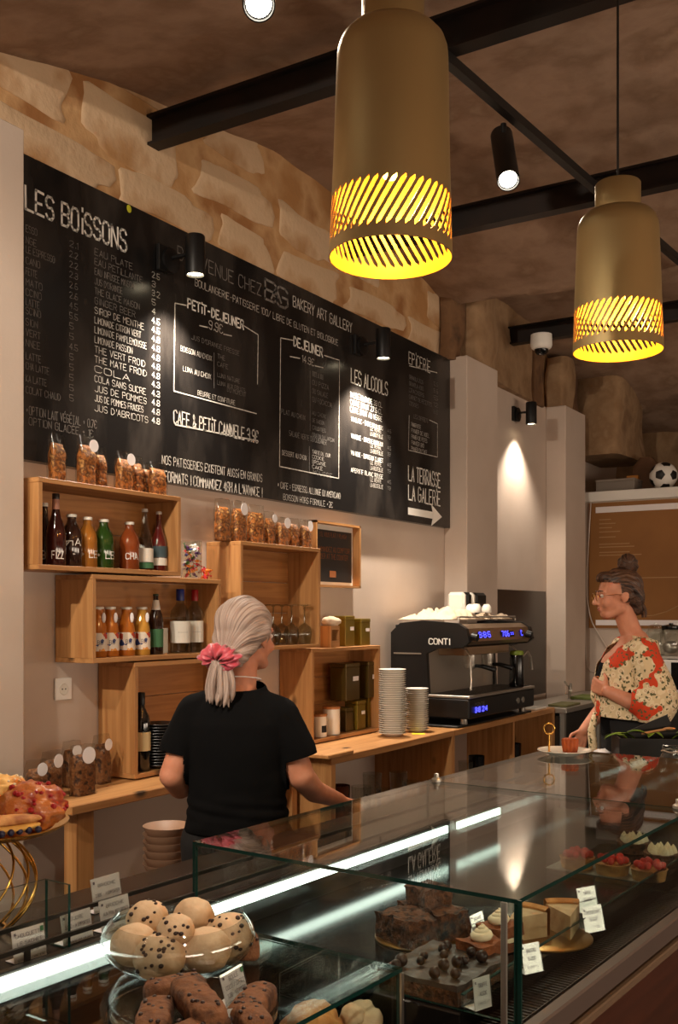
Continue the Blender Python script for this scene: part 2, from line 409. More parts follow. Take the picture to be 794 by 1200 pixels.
# far wall beyond the partition, with two dark niches
def rough_wall(name, fy, y0, y1, z0, z1, m, ny=40, nz=30, amp=.10):
    vs = []; fs = []
    for i in range(ny+1):
        for k in range(nz+1):
            y = y0+(y1-y0)*i/ny; zz = z0+(z1-z0)*k/nz
            d = noise.fractal(Vector((y*1.1, zz*1.3, 4)), .9, 2.1, 4)*amp
            vs.append((fy(y, zz)+d, y, zz))
    for i in range(ny):
        for k in range(nz): a = i*(nz+1)+k; fs.append((a, a+1, a+nz+2, a+nz+1))
    return struct(MB().add(vs, fs).obj(name, m, smooth=180))
def niche(y, z):
    d = 0
    for yc, w, zt in ((1.95, .28, 3.05), (.95, .3, 3.2)):
        e = max(abs(y-yc)/w, (z-zt)/.2 if z > zt-.1 else 0)
        if e < 1: d = max(d, .5*min(1, (1-e)*4))
    return d
rough_wall('wall_stone_far', lambda y, z: 9.9+niche(y, z), -3.6, 3.2, 1.5, 4.2, M['rough_stone'], 90, 50)
struct(MB().box(10.6, 10.9, -3.6, 3.2, 0, 4.2).obj('wall_end', M['dark_stone']))

# vaulted, patched ceiling
def ch(X):
    pts = [(-3.2, 3.4), (2.2, 3.5), (3.0, 3.70), (4.2, 3.86), (4.9, 3.84), (5.6, 3.68), (6.15, 3.58), (6.2, 3.58), (6.3, 3.80), (7.0, 3.80), (7.7, 3.74), (8.4, 3.62), (9.2, 3.4), (11, 3.0)]
    for (a, b), (c, d) in zip(pts, pts[1:]):
        if X <= c: return b+(d-b)*(X-a)/(c-a)
    return 3.0
vs = []; fs = []; nx, ny = 260, 110
for i in range(nx+1):
    for j in range(ny+1):
        X = -3.2+14.2*i/nx; Y = -3.7+7.0*j/ny
        Xw = X+.12*noise.noise(Vector((Y*1.2, X, 3)))*(1 if X > 5.6 else .3)
        zz = ch(Xw)+.022*noise.fractal(Vector((X*1.2, Y*1.2, 1)), 1, 2, 5)
        if X > 5.2: zz += .10*max(0, noise.noise(Vector((X*1.1, Y*1.3, 7))))
        vs.append((X, Y, zz))
for i in range(nx):
    for j in range(ny): a = i*(ny+1)+j; fs.append((a, a+ny+1, a+ny+2, a+1))
struct(MB().add(vs, fs).obj('ceiling', M['ceiling'], smooth=60))

# steel beams across the room (I section) and the lighting track hung below
for bx in (3.28, 4.86, 7.10, 1.6, 0.0):
    mb = MB(); b0, b1 = 3.535, 3.665
    mb.box(bx-.035, bx+.035, -3.6, WY+.03, b0, b0+.012); mb.box(bx-.035, bx+.035, -3.6, WY+.03, b1-.012, b1); mb.box(bx-.006, bx+.006, -3.6, WY+.03, b0+.012, b1-.012)
    struct(mb.obj('ceiling_beam', M['steel_beam']))

# unseen windows added behind the camera, their area lights tilted up to brighten the ceiling
for k, (x0, x1) in enumerate(((-2.6, .2), (1.0, 4.0), (4.8, 7.4))):
    struct(MB().box(x0, x1, -3.6, -3.56, .7, 2.6).obj('added_window_%d' % (k+1), M['darksteel']))
    d = bpy.data.lights.new('added_window_light', 'AREA'); d.shape = 'RECTANGLE'; d.size = x1-x0-.2; d.size_y = 1.7; d.energy = 80; d.color = (1.0, .80, .62)
    o = bpy.data.objects.new('added_window_light', d); COL.objects.link(o); o.location = ((x0+x1)/2, -3.54, 1.65); o.rotation_euler = (PI/2+.95, 0, 0)
# ------------------------------------------------------------------ lights with their fittings
def cyl_prof(r, h): return [(r-.003, 0), (r, .003), (r, h-.003), (r-.003, h)]
M['lens'] = mat('lit lens', (255, 250, 235), .3, emit=(255, 246, 226), es=14)
M['lens_low'] = mat('lit lens soft', (255, 240, 205), .3, emit=(255, 236, 196), es=9)
def wall_lamp(X, z, Y, label, d=.155, watts=80):
    """round plate on the wall, short arm, barrel shining straight down"""
    t = thing('wall_lamp', label, 'lamp', (X, Y, z), 0, 'black barrel wall lamps')
    mb = MB(); mb.M = Matrix.Rotation(PI/2, 4, 'X'); mb.lathe([(.0, 0), (.05, 0), (.052, .012), (.052, .03), (.035, .034), (0, .034)], 28, close=False); mb.obj('wall_plate', M['black'], t, 40)
    MB().box(-.07, -.012, -.02, -.001, -.055, .055, .003).obj('junction_box', M['black'], t)
    MB().tube([(0, -.03, .01), (0, -d+.03, .01)], .009, 10).obj('arm', M['black'], t, 60)
    mb = MB(); mb.lathe([(.036, -.085), (.040, -.085), (.041, -.08), (.041, .075), (.038, .08), (0, .08)], 28, (0, -d, 0), close=False); mb.lathe([(.036, -.085), (.036, -.07), (0, -.07)], 28, (0, -d, 0), close=False)
    sh = mb.obj('lamp_shade', M['black'], t, 50)
    MB().lathe([(0, -.0765), (.034, -.0765), (.034, -.074), (0, -.074)], 24, (0, -d, 0)).obj('lens', M['lens_low'], sh)
    l = lamp('wall_lamp_light', 'SPOT', (X, Y-d, z-.092), watts, NEUT, (X, Y-d+.01, z-1), .02, 100, .8)
    return t
wall_lamp(3.29, 3.04, 2.905, 'black barrel lamp on the menu board just after the large drinks heading')
wall_lamp(4.885, 3.03, 2.905, 'black barrel lamp on the menu board above the list of alcoholic drinks', .155, 140)
wall_lamp(7.27, 3.05, WY, 'black barrel lamp on white wall recess between the two pillars', .13, 40)

def aimed(dirv):
    return Vector(dirv).to_track_quat('Z', 'Y').to_matrix().to_4x4()
def track_spot(p, aim, label, L=.23, r=.047, watts=30, spot=55, stem=.2):
    """p: centre of the lens"""
    t = thing('track_spot', label, 'lamp', p, 0, 'black cylinder spots on the lighting track')
    d = (Vector(aim)-Vector(p)).normalized(); mb = MB(); mb.M = aimed(-d)
    mb.lathe([(r-.004, -.008), (r, -.008), (r, L), (r-.004, L+.003), (0, L+.003)], 32, close=False); mb.lathe([(r-.004, -.008), (r-.006, .006), (0, .006)], 32, close=False)
    mb.obj('lamp_body', M['black'], t, 50)
    mb = MB(); mb.M = aimed(-d); mb.lathe([(0, .002), (r-.010, .002), (r-.010, .004), (0, .004)], 28); mb.obj('lens', M['lens'], t)
    top = -d*(L*.7)
    MB().tube([(top.x, top.y, top.z), (top.x, top.y, top.z+stem)], .012, 10).obj('stem', M['black'], t, 60)
    lamp('track_spot_light', 'SPOT', Vector(p)+d*.012, watts, NEUT, aim, .035, spot, .6)
    return t
ta = thing('lighting_track', 'black square lighting track running under the steel beams', 'track')
p0 = cw(-1.0, 1.79, 0); p1 = cw(6.6, 1.79, 0)
dd = (p1-p0).normalized(); nn = Vector((-dd.y, dd.x, 0))
# track: passes (3.276,1.587) and (4.56,1.49)
def trk(s): return Vector((3.276, 1.587, 0))+(Vector((4.56, 1.49, 0))-Vector((3.276, 1.587, 0))).normalized()*s
q0, q1 = trk(-5.5), trk(3.4); n_ = Vector((-(q1-q0).y, (q1-q0).x, 0)).normalized()*.017
MB().add([tuple(q0-n_+Vector((0, 0, 3.497))), tuple(q0+n_+Vector((0, 0, 3.497))), tuple(q0+n_+Vector((0, 0, 3.534))), tuple(q0-n_+Vector((0, 0, 3.534))),
          tuple(q1-n_+Vector((0, 0, 3.497))), tuple(q1+n_+Vector((0, 0, 3.497))), tuple(q1+n_+Vector((0, 0, 3.534))), tuple(q1-n_+Vector((0, 0, 3.534)))],
         [(0, 1, 2, 3), (4, 7, 6, 5), (0, 4, 5, 1), (1, 5, 6, 2), (2, 6, 7, 3), (3, 7, 4, 0)]).obj('track_rail', M['black'], ta)
SA = (3.75, 1.55, 3.25); SB = (2.26, 1.664, 3.22)
track_spot(SA, (2.3, .7, 1.0), 'black cylinder spot on the track between the two brass pendants', .33, .045, 42, 60, .1)
track_spot(SB, (.9, .5, 1.2), 'black cylinder spot cut by the top of the picture above the stone wall', .33, .045, 42, 60, .1)
# the track runs on out of view; two added spots brighten the menu wall
sC = Vector((0.55, 1.79, 3.25)); sD = Vector((-0.9, 1.9, 3.25))
track_spot(sC, (2.5, 2.6, 1.5), 'added fill spot, a black cylinder further back along the track', .27, .05, 60, 75, .1)
track_spot(sD, (4.2, 2.9, 2.0), 'last added fill spot, a black cylinder at the near end of the track', .27, .05, 190, 60, .1)

track_spot((0.0, -.55, 3.30), (1.25, .85, 1.0), 'added fill spot, a black cylinder under the beam behind the camera', .2, .05, 55, 50, .16)  # unseen spot added to light the counter and cards from the customer side

# brass pendants, the lower band cut with slanted slots, warm bulb inside
def pendant(p, label, tilt=0, hx=0, R0=.121):
    t = thing('pendant_lamp', label, 'lamp', p, rot=tilt or None, group='brass pendants over the counter')
    rb, rt_ = R0, R0*.905   # radius at rim / shoulder
    def rad(z): return rb+(rt_-rb)*min(1, z/.335)
    N_ = 42; z0, z1 = .022, .118; nr = 12
    mb = MB()
    mb.lathe([(rb, 0), (rad(z0), z0)], N_*6, close=False)
    rs = [(rad(z1), z1), (rad(.2), .2)]+[(r*rt_, z+hx) for r, z in ((1, .325), (.985, .345), (.93, .362), (.82, .376), (.66, .383), (.56, .386), (.56, .457), (.54, .460), (0, .462))]
    mb.lathe(rs, N_*6, close=False)
    vs = []; fs = []; m = N_*6
    shear = 2*PI/N_*3.1
    for j in range(nr+1):
        f = j/nr; zz = z0+(z1-z0)*f
        # slot half-width narrows at its rounded ends
        e = min(f, 1-f)*(z1-z0)/.0052; wd = math.sqrt(max(0, 1-(1-min(e, 1))**2))
        base = -shear*(1-f) 
        for k in range(N_):
            c0 = 2*PI*k/N_+base; per = 2*PI/N_; h = per*.27*wd
            for off in (-per/2, -per*.38, -h, h, per*.38, per*.4999):
                a = c0+off; vs.append((rad(zz)*math.cos(a), rad(zz)*math.sin(a), zz))
    for j in range(nr):
        for k in range(N_):
            for i in range(6):
                if i == 2: continue
                a = j*m+k*6+i; b = j*m+(k*6+i+1) % m
                fs.append((a, b, b+m, a+m))
    mb.add(vs, fs)
    o = mb.obj('lamp_shade', [M['brass'], M['brass_in']], t, 180)
    so = o.modifiers.new('thickness', 'SOLIDIFY'); so.thickness = .0022; so.offset = -1; so.material_offset = 1; es_ = o.modifiers.new('crisp_rims', 'EDGE_SPLIT'); es_.split_angle = math.radians(40)
    MB().tube([(0, 0, .455+hx), (0, 0, 3.52-p[2])], .0035, 8).obj('cord', M['black'], t)
    MB().lathe([(0, 0), (.02, 0), (.024, .05), (.024, .1), (0, .1)], 20, (0, 0, .26)).obj('bulb_holder', M['brass'], t, 60)
    b = MB(); b.lathe([(0, -.045), (.016, -.04), (.028, -.02), (.03, 0), (.025, .02), (.015, .04), (.013, .06)], 20, (0, 0, .2), close=False)
    b.obj('bulb', M['bulb'], t, 180)
    lamp('pendant_light', 'POINT', (0, 0, .13), 4, (1.0, .66, .26), size=.03, parent=t)
    return t
M['bulb'] = mat('warm bulb', (255, 214, 130), .3, emit=(255, 190, 84), es=6)
pendant(atcam(.101, 2.0, 2.245), 'large near brass pendant lamp with slotted glowing rim, cut by the top edge', (0, .02, 0), .065)
pendant(atcam(.765, 2.8, 2.267), 'smaller looking farther brass pendant lamp hanging on its black cord')

# security camera dome on the ceiling
c_ = onY(611, 405, 2.6); 
t = thing('security_camera', 'white dome camera under the black beam above the wall recess', 'camera', (6.95, 2.62, 3.43))
MB().lathe([(.075, .105), (.078, .03), (.07, .01), (.055, 0), (0, 0)], 28, close=False).obj('housing', M['white'], t, 40)
MB().lathe([(.05, .002), (.046, -.02), (.03, -.036), (0, -.042)], 24, close=False).obj('dome', M['blackgloss'], t, 60)

# ------------------------------------------------------------------ serving counter
Z0 = 1.022
ct = thing('display_counter', 'long pastry counter with lit glass cases and reddish wooden front', 'counter', (0, 0, 0), CA)
# carcass, hollow where the trays are
mb = MB(); mb.box(-.9, 1.285, .80, 1.25, 0, .895); mb.box(1.285, 2.83, .64, 1.25, 0, .93)
mb.obj('carcass', M['black'], ct)
mb = MB()
x = 1.29
fp = MB().box(1.285, 2.83, .612, .64, 0, .915); fp.obj('front_panel', M['redwood'], ct)
MB().box(1.28, 2.835, .600, .632, .915, .930, .002).obj('front_trim', mat('tan trim', (112, 88, 66), .5), ct)
MB().box(1.28, 2.835, .604, .634, .936, .972, .003).obj('front_rail', mat('grey brown rail', (104, 88, 80), .4, .3), ct)
MB().box(-.9, 1.285, .775, .80, 0, .90).obj('front_panel', M['redwood'], ct)
mb = MB(); mb.box(1.29, 2.83, .634, .712, .93, .938)
mb.obj('vent_tray', M['black'], ct)
mb = MB()
k = 1.30
while k < 2.80: mb.box(k, k+.0045, .637, .708, .938, .946); k += .011
o = mb.obj('vent_grille', M['steel_beam'], ct); o['kind'] = 'stuff'
MB().box(1.29, 2.83, .712, 1.243, .93, .974, .002).obj('deck', M['deck'], ct)
MB().box(1.295, 2.82, .708, .712, .938, 1.0).obj('tray_lip', [M['glass']], ct)
MB().box(1.295, 2.82, .7075, .7125, 1.0, 1.0015).obj('glass_edge', M['glass_edge'], ct)
MB().box(-.88, 1.28, .81, 1.24, .895, .902).obj('deck', M['deck'], ct)
# rear ledge with sliding-door rails
MB().box(-.9, 2.83, 1.25, 1.51, .99, 1.03, .003).obj('ledge', M['darkstone'], ct)
MB().box(-.9, 2.83, 1.26, 1.50, 0, .99).obj('rear_cupboard', M['black'], ct)
for y in (1.245, 1.338):
    MB().box(-.9, 2.83, y, y+.006, 1.053, 1.060).obj('rail', M['darksteel'], ct)
    for s in (-.6, .1, .95, 1.22, 1.9, 2.6): MB().box(s, s+.008, y, y+.006, 1.03, 1.053).obj('rail_post', M['darksteel'], ct)
M['led'] = mat('white light strip', (255, 255, 250), .4, emit=(238, 255, 240), es=3)
def strip(s0, s1, y, z):
    mb = MB(); mb.box(s0, s1, y+.001, y+.012, z-.012, z+.014); mb.obj('strip_housing', M['darksteel'], ct)
    MB().box(s0, s1, y-.004, y+.001, z-.009, z+.008).obj('light_strip', M['led'], ct)
strip(-.9, 2.17, 1.232, 1.024); strip(2.22, 2.45, 1.232, 1.024)
strip(1.75, 1.752+.0, 1.2, .99) if False else None
MB().box(1.31, 2.82, 1.2365, 1.2435, .974, 1.04).obj('back_rail', M['darksteel'], ct)

def sheet(mb, x0, x1, y0, y1, z0, z1, ax, name, par=ct, m=None):
    """glass sheet: the two large faces clear, the cut edges green"""
    b = MB(); b.box(x0, x1, y0, y1, z0, z1)
    big = {'x': (0, 1), 'y': (2, 3), 'z': (4, 5)}[ax]
    b.m = [0 if i in big else 1 for i in range(6)]
    return b.obj(name, [m or M['glass'], M['glass_edge']], par)
ZT = 1.15
for a, b in ((1.300, 2.097), (2.103, 2.81)):
    sheet(None, a, b, .624, 1.2456, ZT-.006, ZT, 'z', 'top_glass')
    sheet(None, a, b, .624, .630, .972, ZT-.0065, 'y', 'front_glass')
    sheet(None, a, b, 1.2396, 1.2456, 1.062, ZT-.0065, 'y', 'rear_glass')
sheet(None, 1.300, 1.306, .631, 1.239, .975, ZT-.0065, 'x', 'end_glass')
sheet(None, 2.804, 2.810, .631, 1.239, .975, ZT-.0065, 'x', 'end_glass')
sheet(None, 2.097, 2.101, .631, 1.239, .975, ZT-.0065, 'x', 'divider_glass')
MB().box(1.296, 1.300, .618, .624, .96, ZT).obj('corner_post', M['glass_edge'], ct)
MB().box(1.2965, 1.300, .640, .650, .96, ZT-.006, .001).obj('corner_post', M['steel'], ct)
for y in (.65, 1.22):
    MB().lathe([(.012, 0), (.012, .006), (.006, .010), (.006, .018), (0, .02)], 14, (2.10, y, ZT)).obj('glass_clamp', M['steel'], ct, 40)
# lower case at the near end
sheet(None, -.9, 1.29, .808, 1.238, 1.015, Z0, 'z', 'top_glass')
sheet(None, -.9, 1.283, .809, .814, .90, 1.0145, 'y', 'front_glass')
sheet(None, 1.284, 1.289, .809, 1.238, .93, 1.0145, 'x', 'end_glass')
MB().box(1.2835, 1.2900, .8050, .8085, .90, 1.0145).obj('corner_post', M['steel'], ct)
MB().box(.9, .905, .82, 1.23, .905, .99).obj('divider_glass', M['glass_end'], ct)
# upright guard glass behind the price cards
sheet(None, -.9, 1.04, 1.31, 1.315, 1.031, 1.13, 'y', 'guard_glass')
sheet(None, 1.035, 1.04, 1.255, 1.3095, 1.031, 1.13, 'x', 'guard_glass')
# ------------------------------------------------------------------ menu board
bd = thing('menu_board', 'long black chalkboard menu filling the wall between two white pillars', 'menu board', (0, 0, 0))
BY = 2.905
MB().box(2.43, 6.045, BY, WY-.002, 2.103, 3.205).obj('board_panel', M['board'], bd)
TY = BY-.0015
def wr(txt, u0, v0, u1, hp, m='chalk', w=None, v1=None):
    """a line of writing: starts at picture point u0,v0 (baseline), ends at u1, height hp there"""
    p = onY(u0, v0, TY); q = onY(u1, v1 if v1 is not None else v0, TY); t = p.y/(ray(u0, v0).y)
    sl = 0
    return lettering(txt, p.x, p.z, q.x-p.x, hp/1195*t, M[m], bd, TY, w)
z1 = lambda x, y: (x/3, 150+y/3)
z2 = lambda x, y: (180+x/2.2056, 260+y/2.2056)
wr('LES BOiSSONS', 30, 245, 148, 27, 'chalk_bold', .013)
for txt, y, xe in (('ESSO', 355, 130), ('NGE', 395, 128), ('LE ESPRESSO', 428, 192), ('CANO', 467, 140), ('FETTE', 505, 130), ('MATO', 543, 148), ('CCINO', 578, 145), ('LATTE', 612, 138), ('SCINO', 643, 143), ('SION', 683, 132), ('VERT', 720, 142), ('NNEE', 757, 140), ('LATTE', 803, 143), ('CHA LATTE', 838, 172), ('KA LATTE', 882, 163), ('COLAT CHAUD', 922, 212)):
    wr(txt, 30.3, 150+(y+9)/3, xe/3, 8, 'chalk_dim')
for k, txt in enumerate(('2.1', '2.2', '2.2', '2.3', '2.6', '2.6', '4.5', '5.5', '5', '5', '4.5', '5', '5', '5', '5', '5')):
    wr(txt, 81.5, 150+(415+k*36.2)/3, 91 if len(txt) > 1 else 86, 7, 'chalk_dim')
c2 = ['EAU PLATE', 'EAU PETILLANTE', 'EAU INFUSEE MAISON', "JUS D'ORANGE", 'THE GLACE MAISON', 'GINGER BEER', 'SIROP DE MENTHE', 'LIMONADE CITRON VERT', 'LIMONADE PAMPLEMOUSSE', 'LIMONADE PASSION', 'THE VERT FROID', 'THE MATE FROID', 'COLA', 'COLA SANS SUCRE', 'JUS DE POMMES', 'JUS DE POMMES FRAISES', "JUS D'ABRICOTS"]
e2 = [465, 500, 470, 430, 490, 475, 505, 495, 515, 465, 510, 515, 455, 512, 515, 503, 520]
for k, txt in enumerate(c2): wr(txt, 111, 150+(445+k*34.3)/3, e2[k]/3, 7.5, 'chalk' if k > 5 else 'chalk_dim')
for k, txt in enumerate(('2.5', '3', '3.2', '5', '4', '4.5', '4.5', '4.8', '4.8', '4.8', '4.8', '4.8', '4.3', '4.3', '4.8', '4.8', '4.8')):
    wr(txt, 178, 150+(524+k*32)/3, 187 if len(txt) > 1 else 182, 6.6, 'chalk' if k < 4 else 'chalk_bold', .005 if k > 4 else None)
wr('+OPTION LAIT VÉGÉTAL + 0.7$', 30.3, 150+1005/3, 113, 10, 'chalk_dim'); wr('OPTION GLACÉE + 1$', 34, 150+1043/3, 109, 9, 'chalk_dim')
def w2(txt, x0, y0, x1, h, m='chalk', w=None):
    a = z2(x0, y0); b = z2(x1, y0); return wr(txt, a[0], a[1], b[0], h/2.2056, m, w)
def rule(x0, y0, x1, y1, w=.005, m='chalk'):
    a = onY(*z2(x0, y0), TY); b = onY(*z2(x1, y1), TY); mb = MB(); d = (b-a).normalized(); n = Vector((-d.z, 0, d.x))*w/2
    mb.add([tuple(a-n), tuple(b-n), tuple(b+n), tuple(a+n)], [(0, 1, 2, 3)]); return mb.obj('chalk_rule', M[m], bd)
w2('BiENVENUE CHEZ', 62, 96, 278, 34, 'chalk_dim', .006)
w2('BOULANGERIE-PATISSERIE 100% LIBRE DE GLUTEN ET BIOLOGIQUE'.replace('100%', '100/'), 107, 165, 476, 18, 'chalk')
w2('BAKERY ART GALLERY', 360, 218, 512, 27, 'chalk', .007)
# block monogram of the shop
for (x0, x1, t_) in ((288, 318, 'B'), (304, 330, 'A'), (318, 346, 'G')):
    w2(t_, x0, 198 if t_ != 'G' else 214, x1, 50 if t_ != 'A' else 34, 'chalk_dim', .016)
w2('PETiT-DEJEUNER', 88, 222, 232, 24, 'chalk_bold', .010); w2('9.9$', 143, 276, 178, 22, 'chalk')
rule(118, 268, 140, 273); rule(180, 290, 202, 295)
for r in ((55, 210, 85, 216), (55, 210, 52, 437), (52, 437, 266, 496), (232, 268, 270, 292), (270, 292, 268, 420)): rule(*r)
w2("JUS D'ORANGE PRESSE", 98, 303, 221, 12, 'chalk_dim'); w2('BOISSON AU CHOIX', 70, 333, 150, 13, 'chalk'); w2('THE', 165, 352, 184, 11, 'chalk_dim'); w2('CAFE', 165, 372, 192, 11, 'chalk_dim')
w2('LUNA AU CHOIX', 76, 385, 148, 13, 'chalk'); w2('LUNA NATURE', 165, 400, 222, 11, 'chalk_dim'); w2('LUNA AUX FRUITS', 165, 420, 236, 11, 'chalk_dim'); w2('DU MOMENT', 190, 438, 238, 11, 'chalk_dim')
rule(156, 338, 156, 430, .003, 'chalk_dim'); w2('BEURRE ET CONFITURE', 114, 447, 210, 12, 'chalk')
w2('CAFE & PETiT CANNELE 3.9$', 52, 520, 270, 34, 'chalk', .008); rule(55, 524, 270, 566, .006)
w2('NOS PATISSERIES EXISTENT AUSSi EN GRANDS', 22, 625, 280, 22, 'chalk'); w2('FORMATS ! COMMANDEZ 48H A L\'AVANCE !', 28, 670, 280, 26, 'chalk', .007)
w2('DEJEUNER', 362, 320, 436, 24, 'chalk_bold', .010); w2('14.9$', 384, 362, 414, 18, 'chalk')
for r in ((328, 300, 360, 306), (328, 300, 325, 632), (325, 632, 478, 663), (440, 345, 480, 358), (480, 358, 478, 663)): rule(*r)
rule(352, 348, 378, 353); rule(416, 372, 438, 377); rule(404, 385, 404, 540, .003, 'chalk_dim'); rule(402, 580, 402, 645, .003, 'chalk_dim')
for k, txt in enumerate(('QUICHE DU JOUR', 'OU PIZZA', 'OU SALADE', 'OU FOCACCIA')): w2(txt, 410, 398+k*22, 410+[28, 42, 40, 50][k], 12, 'chalk_dim')
w2('PLAT AU CHOIX', 330, 470+25, 392, 12, 'chalk_dim')
for k, txt in enumerate(('AU CHOIX', 'DE SAISON', 'CRUDITES', 'GRATIN DU JARDIN')): w2(txt, 410, 498+k*19, 410+[34, 30, 34, 56][k], 10, 'chalk_dim')
w2('SALADE VERTE DU CUISINIER', 350, 552, 446, 13, 'chalk_dim'); w2('DESSERT AU CHOIX', 332, 602, 395, 12, 'chalk')
for k, txt in enumerate(('TARTE DU JOUR', 'COOKIE', 'BROWNIE', 'CAKE')): w2(txt, 410, 598+k*13, 410+[46, 30, 34, 26][k], 9, 'chalk')
w2('MOUSSE', 412, 652, 460, 11, 'chalk_dim')
w2('* CAFE = ESPRESSO, ALLONGE OU AMERICANO', 320, 687, 482, 16, 'chalk'); w2('BOISSON HORS FORMULE +2$', 335, 718, 462, 15, 'chalk')
w2('LES ALCOOLS', 510, 415, 604, 36, 'chalk_bold', .010)
for k, txt in enumerate(('BIERE BLONDE 33 CL', 'CIDRE BRUT 27.5 CL', 'CIDRE BRUT AU VERRE')): w2(txt, 508, 452+k*19, 590, 13, 'chalk_bold')
yy = 508
for h_, a_, b_ in (('VIN BLANC - ENTRE DEUX MERS', 'LE VERRE', 'LA BOUTEILLE'), ('VIN ROUGE - COTES DE BORDEAUX', 'LE VERRE', 'LA BOUTEILLE'), ('VIN ROSE - BORDEAUX CLAIRET', 'LE VERRE', 'LA BOUTEILLE'), ('APERITIF BLANC ROUGE', 'LE VERRE', 'LA BOUTEILLE')):
    w2(h_, 510, yy+6, 592, 11, 'chalk_bold'); w2(a_, 560, yy+30, 588, 10, 'chalk'); w2(b_, 560, yy+44, 592, 10, 'chalk'); w2('4.5', 604, yy+36, 613, 9, 'chalk_dim'); w2('19', 604, yy+52, 612, 9, 'chalk_dim'); yy += 44
w2('EPiCERiE', 659, 366, 714, 30, 'chalk', .008); rule(660, 372, 732, 390)
for k, txt in enumerate(('GRANOLA 250G', 'GRANOLA 400G', 'CRACKERS', 'CARNET DE RECETTES', 'COOKIES')):
    w2(txt, 660, 405+k*17, [696, 697, 698, 718, 684][k], 10, 'chalk_dim'); w2(('12.5', '9.5', '5', '12', '8.5')[k], 723, 422+k*18, 734, 10, 'chalk_dim')
w2('LES COFFRETS', 672, 507, 708, 10, 'chalk_dim')
for r in ((660, 500, 658, 590), (658, 590, 733, 608), (733, 608, 733, 522), (712, 512, 733, 522)): rule(*r, .004)
for k, txt in enumerate(('PANIER D\'ETE', 'PANIER DE NOEL', 'PANIER DE FETES', 'PANIER BIO', 'PANIER DU CHEF')): w2(txt, 666, 528+k*15.5, [690, 712, 706, 698, 706][k], 10, 'chalk')
w2('LA TERRASSE', 658, 668, 740, 38, 'chalk_bold', .012); w2('LA GALERiE', 658, 718, 740, 38, 'chalk_bold', .012)
a = onY(*z2(657, 747), TY); b = onY(*z2(722, 759), TY); c = onY(*z2(741, 759), TY)
mb = MB(); zc = a.z-.0; mb.add([(a.x, TY, zc-.022), (b.x, TY, zc-.022), (b.x, TY, zc+.022), (a.x, TY, zc+.022), (b.x-.03, TY, zc-.07), (c.x+.02, TY, zc), (b.x-.03, TY, zc+.07), (b.x, TY, zc)], [(0, 1, 2, 3), (4, 5, 7), (5, 6, 7)])
mb.obj('arrow', M['chalk_bold'], bd)
mb = MB(); p = onY(151, 239, TY); mb.ball((p.x, TY-.001, p.z-.02), (.014, .002, .016), 10, 6); mb.obj('yellow_smear', mat('yellow chalk', (190, 190, 40), .8), bd)

# ------------------------------------------------------------------ pine crates on the wall
def crate(label, x0, x1, z0, z1, y0=2.75, y1=2.945, th=.018, back=True):
    t = thing('shelf_crate', label, 'shelf', (x0, y0, z0), 0, 'open pine crates used as wall shelves')
    w, d, h = x1-x0, y1-y0, z1-z0
    MB().box(0, th, 0, d, th, h-th, .001).obj('side_panel', M['pine_z'], t); MB().box(w-th, w, 0, d, th, h-th, .001).obj('side_panel', M['pine_z'], t)
    MB().box(0, w, 0, d, 0, th, .0015).obj('bottom_panel', M['pine'], t); MB().box(0, w, 0, d, h-th, h, .0015).obj('top_panel', M['pine'], t)
    if back:
        n = 3 if h > .4 else 2; hh = (h-2*th)/n
        for k in range(n): MB().box(th, w-th, d-.010-(.003 if k % 2 else 0), d, th+k*hh+.001, th+(k+1)*hh-.001, .001).obj('back_board', M['pine_back'], t)
    return t
crate('topmost pine crate at the wall end, holding juice and iced tea bottles', 2.452, 3.20, 1.70, 2.022)
crate('second pine crate down, holding fruit juices and two clear spirit bottles', 2.707, 3.462, 1.363, 1.692)
crate('pine crate standing on the low shelf behind the blonde server', 2.93, 3.585, .906, 1.357)
crate('tall pine crate holding upside-down wine glasses', 3.60, 4.25, 1.378, 1.868)
crate('pine crate on the worktop holding olive tins and white canisters', 4.173, 4.85, .906, 1.372)

# low shelf and worktop
t = thing('wall_shelf', 'thick pine shelf at the wall end carrying granola bags', 'shelf', (2.43, 2.565, .868))
MB().box(0, 1.42, 0, .382, 0, .032, .003).obj('shelf_board', M['pine'], t)
MB().box(.06, .14, .04, .10, -.868, 0).obj('leg', M['pine_z'], t)
MB().box(1.36, 1.40, .04, .36, -.868, 0).obj('leg', M['pine_z'], t)
t = thing('worktop_unit', 'open pine counter unit carrying saucers and the olive tin crate', 'counter', (3.86, 2.44, 0))
X1 = onY(532.5, 856, 2.44).x-3.86
MB().box(0, X1, 0, .505, .866, .9, .003).obj('worktop', M['pine'], t)
MB().box(X1-.035, X1, 0, .505, 0, .866).obj('side_panel', M['pine_z'], t); MB().box(.0, .035, 0, .505, 0, .866).obj('side_panel', M['pine_z'], t)
MB().box(.035, X1-.035, .49, .505, .25, .866).obj('back_board', M['white_wall'], t)
MB().box(.035, X1-.035, .02, .49, .42, .445).obj('shelf_board', M['pine'], t)
XB = 3.86+X1
t = thing('coffee_counter', 'pine counter unit under the espresso machine', 'counter', (XB+.002, 2.44, 0))
X2 = onY(649.5, 833, 2.44).x-XB
MB().box(0, X2, 0, .505, .866, .9, .003).obj('worktop', M['pine'], t)
MB().box(X2-.035, X2, 0, .505, 0, .866).obj('side_panel', M['pine_z'], t)
xm = onY(578, 880, 2.6).x-XB
MB().box(xm, xm+.03, .03, .49, 0, .866).obj('divider_panel', M['pine_z'], t)
MB().box(.0, X2-.035, .02, .49, .42, .445).obj('shelf_board', M['pine'], t)
MB().box(.0, X2-.035, .49, .505, 0, .866).obj('back_board', M['white_wall'], t)

